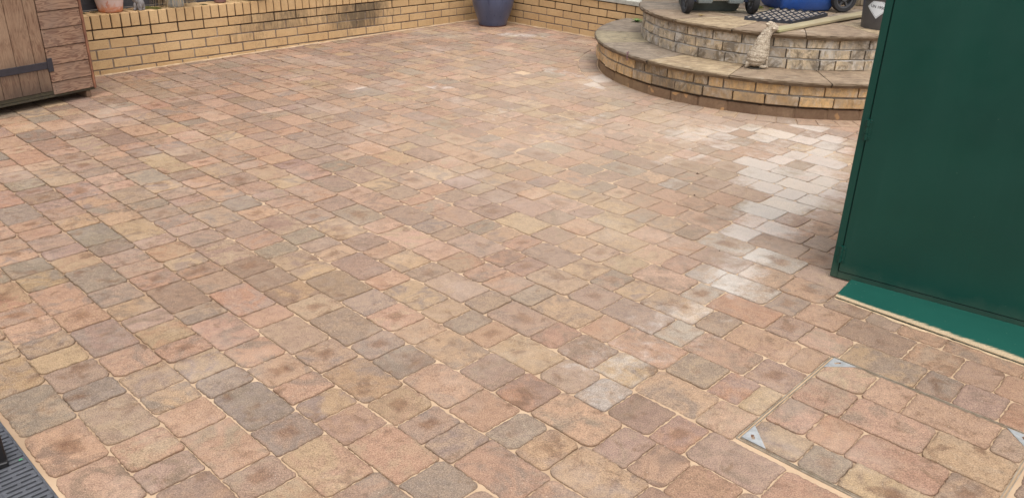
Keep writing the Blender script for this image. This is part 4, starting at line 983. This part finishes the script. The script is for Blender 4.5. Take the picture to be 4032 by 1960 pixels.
# ------------------------------------------------------------------ wheelie bins
def wheel(parent, x, r_, w_, y=0, z=None, side=1):
    """wheel with its axis along local x"""
    z = r_ if z is None else z
    mb = MB(); n = 40
    mb.lathe([(r_*.70, -w_/2), (r_*.93, -w_/2), (r_, -w_*.30), (r_, w_*.30), (r_*.93, w_/2), (r_*.70, w_/2), (r_*.66, 0), (r_*.70, -w_/2)], n, (x, y, z), 'x')
    wh = empty('wheel', (0, 0, 0)); wh.parent = parent
    t = mb.obj('tyre', bpy.data.materials['tyre_rubber'], wh); autosmooth(t, 40)
    mb = MB(); mb.lathe([(0, -w_*.30), (r_*.20, -w_*.32), (r_*.24, -w_*.25), (r_*.24, w_*.25), (r_*.20, w_*.32), (0, w_*.30)], 24, (x, y, z), 'x')
    mb.lathe([(r_*.60, -w_*.32), (r_*.70, -w_*.36), (r_*.70, w_*.36), (r_*.60, w_*.32), (r_*.60, -w_*.32)], n, (x, y, z), 'x')
    for k in range(6):
        a = math.pi*k/3; c_, s_ = math.cos(a), math.sin(a)
        def fn(p, q, t_, c_=c_, s_=s_): return (x+t_, y+p*c_-q*s_, z+p*s_+q*c_)
        mb.box(r_*.20, r_*.63, -r_*.07, r_*.07, -w_*.18, w_*.18, .002, 0, fn)
    mb.obj('rim', bpy.data.materials['wheel_rim'], wh)
plain('tyre_rubber', (46, 45, 47), .75, .15, 20, .3, 90); plain('wheel_rim', (78, 78, 80), .5, .15, 20, .1, 60)
def loft(mb, secs, cap0=True, cap1=True):
    """secs: list of (z, x0, x1, y0, y1, corner radius)"""
    m = 6; V = []
    for (z, x0, x1, y0, y1, r_) in secs:
        for (cx_, cy_, a0) in ((x1-r_, y1-r_, 0), (x0+r_, y1-r_, 90), (x0+r_, y0+r_, 180), (x1-r_, y0+r_, 270)):
            for k in range(m): 
                a = R(a0+90*k/(m-1)); V.append((cx_+r_*math.cos(a), cy_+r_*math.sin(a), z))
    n = m*4; Fc = [(i*n+k, i*n+(k+1) % n, (i+1)*n+(k+1) % n, (i+1)*n+k) for i in range(len(secs)-1) for k in range(n)]
    if cap0: Fc.append(tuple(range(n))[::-1])
    if cap1: Fc.append(tuple((len(secs)-1)*n+k for k in range(n)))
    mb.add(V, Fc)
def make_bin(name, loc, rz, label, bm_, pm_, bw, bd, wx, r_, y0=.115, cr_=.055):
    """local x along the axle, y away from the wheels, handle side at y<0"""
    root = empty(name, loc, rz, label, 'wheelie bin', 'wheelie bins on the terrace')
    h = bw/2; mb = MB()
    loft(mb, [(.004, -h+.02, h-.02, y0+.01, y0+bd-.02, cr_*.9), (.028, -h, h, y0, y0+bd, cr_), (.10, -h-.006, h+.006, y0-.012, y0+bd+.008, cr_), (.185, -h-.008, h+.008, y0-.03, y0+bd+.02, cr_*.9), (.22, -h-.010, h+.010, y0-.145, y0+bd+.03, .04), (.95, -h-.045, h+.045, y0-.19, y0+bd+.14, .04), (.955, -h-.065, h+.065, y0-.21, y0+bd+.16, .04), (.985, -h-.065, h+.065, y0-.21, y0+bd+.16, .04)])
    autosmooth(mb.obj('bin_body', bm_, root), 40)
    mb = MB(); loft(mb, [(.987, -h-.075, h+.075, y0-.23, y0+bd+.18, .05), (1.01, -h-.07, h+.07, y0-.22, y0+bd+.17, .05), (1.04, -h-.02, h+.02, y0-.15, y0+bd+.1, .05)])
    autosmooth(mb.obj('lid', bm_, root), 40)
    mb = MB(); mb.tube([(-h, y0-.27, .97), (h, y0-.27, .97)], .014, 12)
    for x_ in (-h+.05, h-.05): mb.box(x_-.02, x_+.02, y0-.27, y0-.18, .955, .98, .004)
    mb.obj('handle', bm_, root)
    mb = MB(); mb.tube([(-wx+.005, 0, r_), (wx-.005, 0, r_)], .0105, 14); autosmooth(mb.obj('axle', plain('axle_steel', (190, 192, 186), .28, .05, 10, 0, metal=.9), root), 60)
    for s_ in (-1, 1):
        mb = MB(); a, b = sorted((s_*(.065 if bw > .4 else .06), s_*(h-.035)))
        loft(mb, [(r_-.025, a+.006, b-.004, -.018, .05, .006), (r_+.0, a, b, -.030, .07, .008), (r_+.16, a, b, -.040, .10, .008)]); autosmooth(mb.obj('axle_housing', pm_, root), 40)
        mb = MB(); a, b = sorted((s_*(h-.03), s_*(wx-.04))); mb.box(a, b, -.016, .016, r_-.016, r_+.018, .004); mb.box(a, b, -.006, .06, r_+.004, r_+.016, .002)
        mb.obj('axle_bracket', bpy.data.materials['dark_blue_plastic'], root)
        wheel(root, s_*wx, r_, .048)
    return root
plain('dark_blue_plastic', (40, 50, 72), .5, .15, 20, .1, 60)
GB = plain('grey_green_plastic', (92, 98, 92), .5, .12, 6, .1, 80, rgb2=(78, 84, 80)); GB_LIT = plain('lit_housing', (140, 150, 150), .45, .08, 10, .05, 60)  # axle housing made paler: skylight on its panels put into the colour
BB = plain('blue_plastic', (34, 84, 168), .42, .12, 4, .1, 80, rgb2=(52, 82, 138)); 
b1 = make_bin('wheelie_bin', (1.604, 6.800, .5085), R(6.5), 'grey green wheelie bin seen from behind with steel axle and two wheels', GB, GB_LIT, .445, .30, .268, .108)
b2 = make_bin('wheelie_bin', (2.640, 7.290, .5085), R(100), 'blue wheelie bin standing behind the ribbed black tray', BB, BB, .40, .46, .235, .108, .065, .032)
DKB = plain('dark_grey_plastic', (52, 54, 58), .5, .1, 6, .1, 80)
b3 = make_bin('wheelie_bin', (2.955, 7.735, .5085), R(118), 'dark grey wheelie bin behind the blue one, with only a wheel showing', DKB, DKB, .36, .28, .215, .108)
# ------------------------------------------------------------------ black ribbed tray
tray = empty('ribbed_tray', (2.0909, 6.70, .5095), R(-22), 'black plastic tray with wavy ribs and dusty hollows lying on the terrace by the bins', 'tray')
mt = [(1.735, 6.500), (2.065, 6.350), (2.475, 6.800), (2.150, 7.045)]
cx_, cy_ = 2.0909, 6.70; cr, sr = math.cos(R(22)), math.sin(R(22))
loc = [((x-cx_)*cr-(y-cy_)*sr, (x-cx_)*sr+(y-cy_)*cr) for x, y in mt]
def bil(a, b):
    return tuple(loc[0][i]*(1-a)*(1-b)+loc[1][i]*a*(1-b)+loc[2][i]*a*b+loc[3][i]*(1-a)*b for i in (0, 1))
def ribh(a, b): return .022+.0055*math.sin(2*math.pi*(a*6.5+.25))
mb = MB(); na, nb_ = 78, 90; V = []
T = .024
BLKR = plain('black_rubber', (48, 52, 60), .45, .12, 30, .15, 90, rgb2=(38, 40, 46))
# wavy ribs running along b, seen as crests; hollows between them hold pale dust
nr_ = 7
for k in range(nr_+1):
    b_ = .02+.96*k/nr_; V = []; n = 72
    for i in range(n+1):
        a_ = i/n; ww = .0075; h_ = ribh(a_, b_)+.002*(k % 2)
        x, y = bil(a_, b_-.014+.012*math.sin(a_*41)); x2, y2 = bil(a_, b_+.014+.012*math.sin(a_*41))
        V += [(x, y, .002), (x*.75+x2*.25, y*.75+y2*.25, h_), (x*.25+x2*.75, y*.25+y2*.75, h_), (x2, y2, .002)]
    Fc = [(i*4+q, i*4+q+1, (i+1)*4+q+1, (i+1)*4+q) for i in range(n) for q in range(3)]+[(0, 1, 2, 3), (n*4+3, n*4+2, n*4+1, n*4)]
    mb.add(V, Fc)
for k in range(8):
    a_ = (k+.0)/6.5*.985+.0; 
    if a_ > 1: break
    V = []
    for i in range(31):
        b_ = i/30; x, y = bil(max(0, a_-.006), b_); x2, y2 = bil(min(1, a_+.012), b_); h_ = .0245
        V += [(x, y, .002), (x, y, h_), (x2, y2, h_), (x2, y2, .002)]
    mb.add(V, [(i*4+q, i*4+q+1, (i+1)*4+q+1, (i+1)*4+q) for i in range(30) for q in range(3)])
autosmooth(mb.obj('ribs', BLKR, tray), 50)
mb = MB()
for (A_, B_, wavy) in (((0, 0), (1, 0), 1), ((1, 0), (1, 1), 0), ((1, 1), (0, 1), 1), ((0, 1), (0, 0), 0)):
    V = []; n = 60
    for i in range(n+1):
        t_ = i/n; a_ = A_[0]+(B_[0]-A_[0])*t_; b_ = A_[1]+(B_[1]-A_[1])*t_; x, y = bil(a_, b_); xi, yi = x*.975, y*.975
        h_ = ribh(a_, b_)+.004 if wavy else .0265
        V += [(x*1.004, y*1.004, .0), (x, y, h_), (xi, yi, h_), (xi, yi, .002)]
    mb.add(V, [(i*4+q, i*4+q+1, (i+1)*4+q+1, (i+1)*4+q) for i in range(n) for q in range(3)])
autosmooth(mb.obj('rim', BLKR, tray), 50)
mb = MB(); V = []
for i in range(53):
    for j in range(41):
        a_, b_ = .01+.98*i/52, .01+.98*j/40; x, y = bil(a_, b_); V.append((x, y, ribh(a_, b_)-.0055+.0012*n3(x*30, y*30, 1)))
mb.add(V, [(i*41+j, i*41+j+1, (i+1)*41+j+1, (i+1)*41+j) for i in range(52) for j in range(40)])
mb.obj('dusty_base', plain('pale_dust', (158, 148, 136), .9, .2, 20, .4, 120, rgb2=(128, 116, 104)), tray, smooth=True)
# ------------------------------------------------------------------ plank
def plankmat():
    t = NT('green_tinged_plank'); v = t.map((4, 60, 60)); g = t.noise(1, 4, .6, v); a = t.noise(7, 4, .6)
    col = t.mix(t.ramp(g, .35, .7), s2l((170, 158, 124)), s2l((148, 134, 106)))
    x_ = t.node('ShaderNodeSeparateXYZ'); t.L(t.tc.outputs['Object'], x_.inputs[0])
    col = t.mix(t.math('MULTIPLY', t.ramp(t.math('ADD', x_.outputs[0], t.math('MULTIPLY', a, .25)), .35, .05), .55), col, s2l((166, 166, 112)))
    col = t.mix(t.ramp(a, .58, .74, 0, .5), col, s2l((128, 110, 78)))
    return t.out(col, .8, t.bump(g, .4, .002))
L_ = math.hypot(2.86-1.845, 6.835-5.935); an = math.atan2(6.835-5.935, 2.86-1.845)
pk = MB(); pk.box(0, L_, 0, .092, 0, .019, .002, 0, None, .001)
po_ = pk.obj('wooden_plank', plankmat()); po_.location = (1.846, 5.947, .5155); po_.rotation_euler = (R(.4), R(-.3), an)
tag(po_, 'long weathered plank with a green tinge resting on the terrace beside the black tray', 'plank')
# ------------------------------------------------------------------ bucket
bk = empty('bucket', (2.700, 6.292, .5135), 0, 'dark grey plastic bucket with a white diamond label and wire handle, half behind the cabinet', 'bucket')
def br_(z): return .142+.020*(z/.33)
BKM = plain('dark_grey_bucket', (84, 82, 82), .42, .08, 8, .06, 90, rgb2=(72, 71, 72))
mb = MB(); mb.lathe([(0, .006), (br_(0)-.006, .006), (br_(0)-.002, .0), (br_(0), .004), (br_(.2), .2), (br_(.205)+.004, .203), (br_(.222)+.005, .222), (br_(.225), .226), (br_(.30), .30), (br_(.31)+.008, .305), (br_(.33)+.008, .33), (br_(.33), .332), (br_(.3)-.004, .3), (br_(0)-.006, .012), (0, .012)], 72)
autosmooth(mb.obj('bucket_body', BKM, bk), 35)
# label: a diamond wrapped on the side facing the camera
vd = R(-131)
def wrap(p, q, lift): 
    zc = .158+q; rr_ = br_(zc)+lift; th = vd+p/.152; return (rr_*math.cos(th), rr_*math.sin(th), zc)
def diamond(hw_, lift, nm, mt_, par):
    mb = MB(); n = 12; V = []
    for i in range(n+1):
        for j in range(n+1):
            a, b = -1+2*i/n, -1+2*j/n; V.append(wrap((a-b)/2*hw_, (a+b)/2*hw_, lift))
    mb.add(V, [(i*(n+1)+j, i*(n+1)+j+1, (i+1)*(n+1)+j+1, (i+1)*(n+1)+j) for i in range(n) for j in range(n)]); return mb.obj(nm, mt_, par, smooth=True)
WHT = plain('white_label', (222, 226, 228), .5, .03, 10, 0); INK = plain('label_ink', (70, 74, 76), .6, 0, 10, 0)
lab = diamond(.079, .0012, 'hazard_label', WHT, bk)
mb = MB()
for (a0, b0, a1, b1) in ((-1, -1, 1, -1), (1, -1, 1, 1), (1, 1, -1, 1), (-1, 1, -1, -1)):
    V = []
    for i in range(13):
        t_ = i/12; 
        for s_ in (.90, .875):
            a, b = (a0+(a1-a0)*t_)*s_, (b0+(b1-b0)*t_)*s_; V.append(wrap((a-b)/2*.079, (a+b)/2*.079, .0020))
    mb.add(V, [(i*2, i*2+1, i*2+3, i*2+2) for i in range(12)])
mb.obj('label_border', INK, lab)
cu = bpy.data.curves.new('label_text', 'FONT'); cu.body = 'UN 1950'; cu.size = .027; cu.align_x = 'CENTER'; cu.align_y = 'CENTER'; cu.offset = .0006
to = bpy.data.objects.new('label_text', cu); COL.objects.link(to)
me = bpy.data.meshes.new_from_object(to.evaluated_get(bpy.context.evaluated_depsgraph_get())); bpy.data.objects.remove(to)
for v in me.vertices: v.co = wrap(v.co.x, v.co.y+.002-v.co.x*.10, .0022)
me.materials.clear(); me.materials.append(INK)
to = bpy.data.objects.new('label_text', me); COL.objects.link(to); to.parent = lab
# handle band and bail
mb = MB(); pts = []
for k in range(25):
    t_ = k/24; th = vd-1.35+2.7*t_; z = .262-.040*math.sin(math.pi*t_)+.03*(t_-.3); pts.append(((br_(z)+.007)*math.cos(th), (br_(z)+.007)*math.sin(th), z))
mb.tube(pts, .0042, 8); mb.obj('handle', plain('black_wire', (28, 27, 28), .5, 0, 10, 0), bk, smooth=True)
# ------------------------------------------------------------------ low stone wall behind the bins
STN = slabmat('rough_walling', (176, 158, 128), (146, 132, 110), (196, 180, 152))
sw = MB(); E2 = []; rr = random.Random(17); tl = 0
for c in range(5):
    s = 3.15+rr.uniform(0, .1)
    while s < 6.3:
        l = rr.uniform(.14, .32); h0 = .506+.085*c
        n0 = len(sw.V); o_ = rr.uniform(-.015, .015)
        sw.box(s, s+l-.012, .80+o_, 1.0, h0, h0+.078, .014, 0, lambda x, y, z: Pt(x, y, z), .008); E2 += [rr.uniform(0, .5)]*(len(sw.V)-n0); s += l
o = sw.obj('stone_wall', STN, None, attrs={'edge': ('FLOAT', E2)}); tag(o, 'low rough stone wall with moss at its foot behind the wheelie bins', 'wall')
# ------------------------------------------------------------------ weeds and moss
GRW = plain('weed_leaf', (96, 132, 52), .6, .25, 30, 0, rgb2=(128, 150, 78))
def weed(name, loc, n, ln, label, mat_, seed, wid=.007, up=.5):
    rr = random.Random(seed); mb = MB()
    for k in range(n):
        a = rr.uniform(0, 6.283); l = ln*rr.uniform(.5, 1); e = rr.uniform(.2, 1.0)*up; V = []
        for q in range(5):
            t_ = q/4; w_ = wid*math.sin(math.pi*min(.97, t_*.85+.12)); d = l*t_*math.cos(e); z = l*math.sin(e)*t_*(1-.5*t_)
            x, y = d*math.cos(a), d*math.sin(a); V += [(x+w_*math.sin(a), y-w_*math.cos(a), z+.001), (x-w_*math.sin(a), y+w_*math.cos(a), z+.001)]
        mb.add(V, [(2*q, 2*q+1, 2*q+3, 2*q+2) for q in range(4)])
    o = mb.obj(name, mat_); o.location = loc; return tag(o, label, 'plant')
weed('weed', (1.105, 7.86, .261), 26, .085, 'green leafy weed growing on the lower step beside the upper riser', GRW, 3, .008, .9)
w2 = weed('dry_weed', (1.43, 6.635, .512), 40, .055, 'tuft of dry straw coloured weed on the upper tread by the grey green bin', plain('straw_weed', (186, 158, 104), .8, .2, 30, 0), 5, .0014, .9)
mb = MB(); pts = [(0, 0, .004), (.02, -.03, .006), (.028, -.075, .006), (.05, -.10, .005), (.052, -.118, -.012), (.062, -.124, -.03)]
mb.tube(pts, .0022, 6)
for (x_, y_, z_) in ((.024, -.05, .008), (.035, -.085, .009), (.048, -.102, .010), (.053, -.12, -.006), (.06, -.125, -.02), (.064, -.128, -.034)):
    for q in range(4):
        a = q*1.6; mb.lathe([(.0, -.003), (.004, 0), (.0, .003)], 6, (x_+.005*math.cos(a), y_+.005*math.sin(a), z_))
o = mb.obj('trailing_weed', plain('purple_stem', (120, 78, 84), .6, .2, 20, 0)); o.location = (.860, 6.435, .2600); o.rotation_euler = (0, 0, R(-35))
tag(o, 'thin purple trailing weed hanging over the edge of the lower tread', 'plant')
rr = random.Random(31); ms = MB()
for (x_, y_, r_) in ((2.02, 7.17, .04), (1.98, 7.22, .03), (2.83, 7.62, .05), (2.95, 7.53, .06), (3.05, 7.45, .05), (3.2, 7.35, .05), (2.1, 7.05, .02)): tuft(ms, x_, y_, .506, r_, 260, .03, rr, .0016)
tag(ms.obj('terrace_moss', plain('terrace_moss', (126, 132, 66), .9, .3, 40, 0, rgb2=(150, 146, 84))), 'moss and small weeds along the terrace edges by the bins', 'moss', kind='stuff')
# grit and leaf crumbs scattered on the patio
GRIT = plain('dark_crumb', (92, 62, 46), .9, .2, 30, 0)
def crumb(x, y, s, sd):
    r2 = random.Random(sd); mb = MB(); V = [(0, 0, s*.9)]
    n = 7
    for k in range(n): a = 6.283*k/n; q = s*r2.uniform(.6, 1.2); V.append((q*math.cos(a), q*math.sin(a), 0.0003))
    mb.add(V, [(0, 1+k, 1+(k+1) % n) for k in range(n)]); return mb
mb = MB()
for k, (x_, y_, s_) in enumerate(((1.02, 4.36, .009), (.94, 4.02, .007), (.75, 5.30, .007), (.40, 5.7, .005), (.30, 3.75, .004), (.92, 3.33, .004), (-.6, 4.4, .005), (1.25, 5.6, .004), (.2, 6.8, .005), (-.9, 5.7, .004))):
    c_ = crumb(x_, y_, s_, k); mb.add([(v[0]+x_, v[1]+y_, v[2]+.001) for v in c_.V], c_.F)
tag(mb.obj('debris', GRIT), 'few dark crumbs of dried leaf scattered on the pavers', None, kind='stuff')
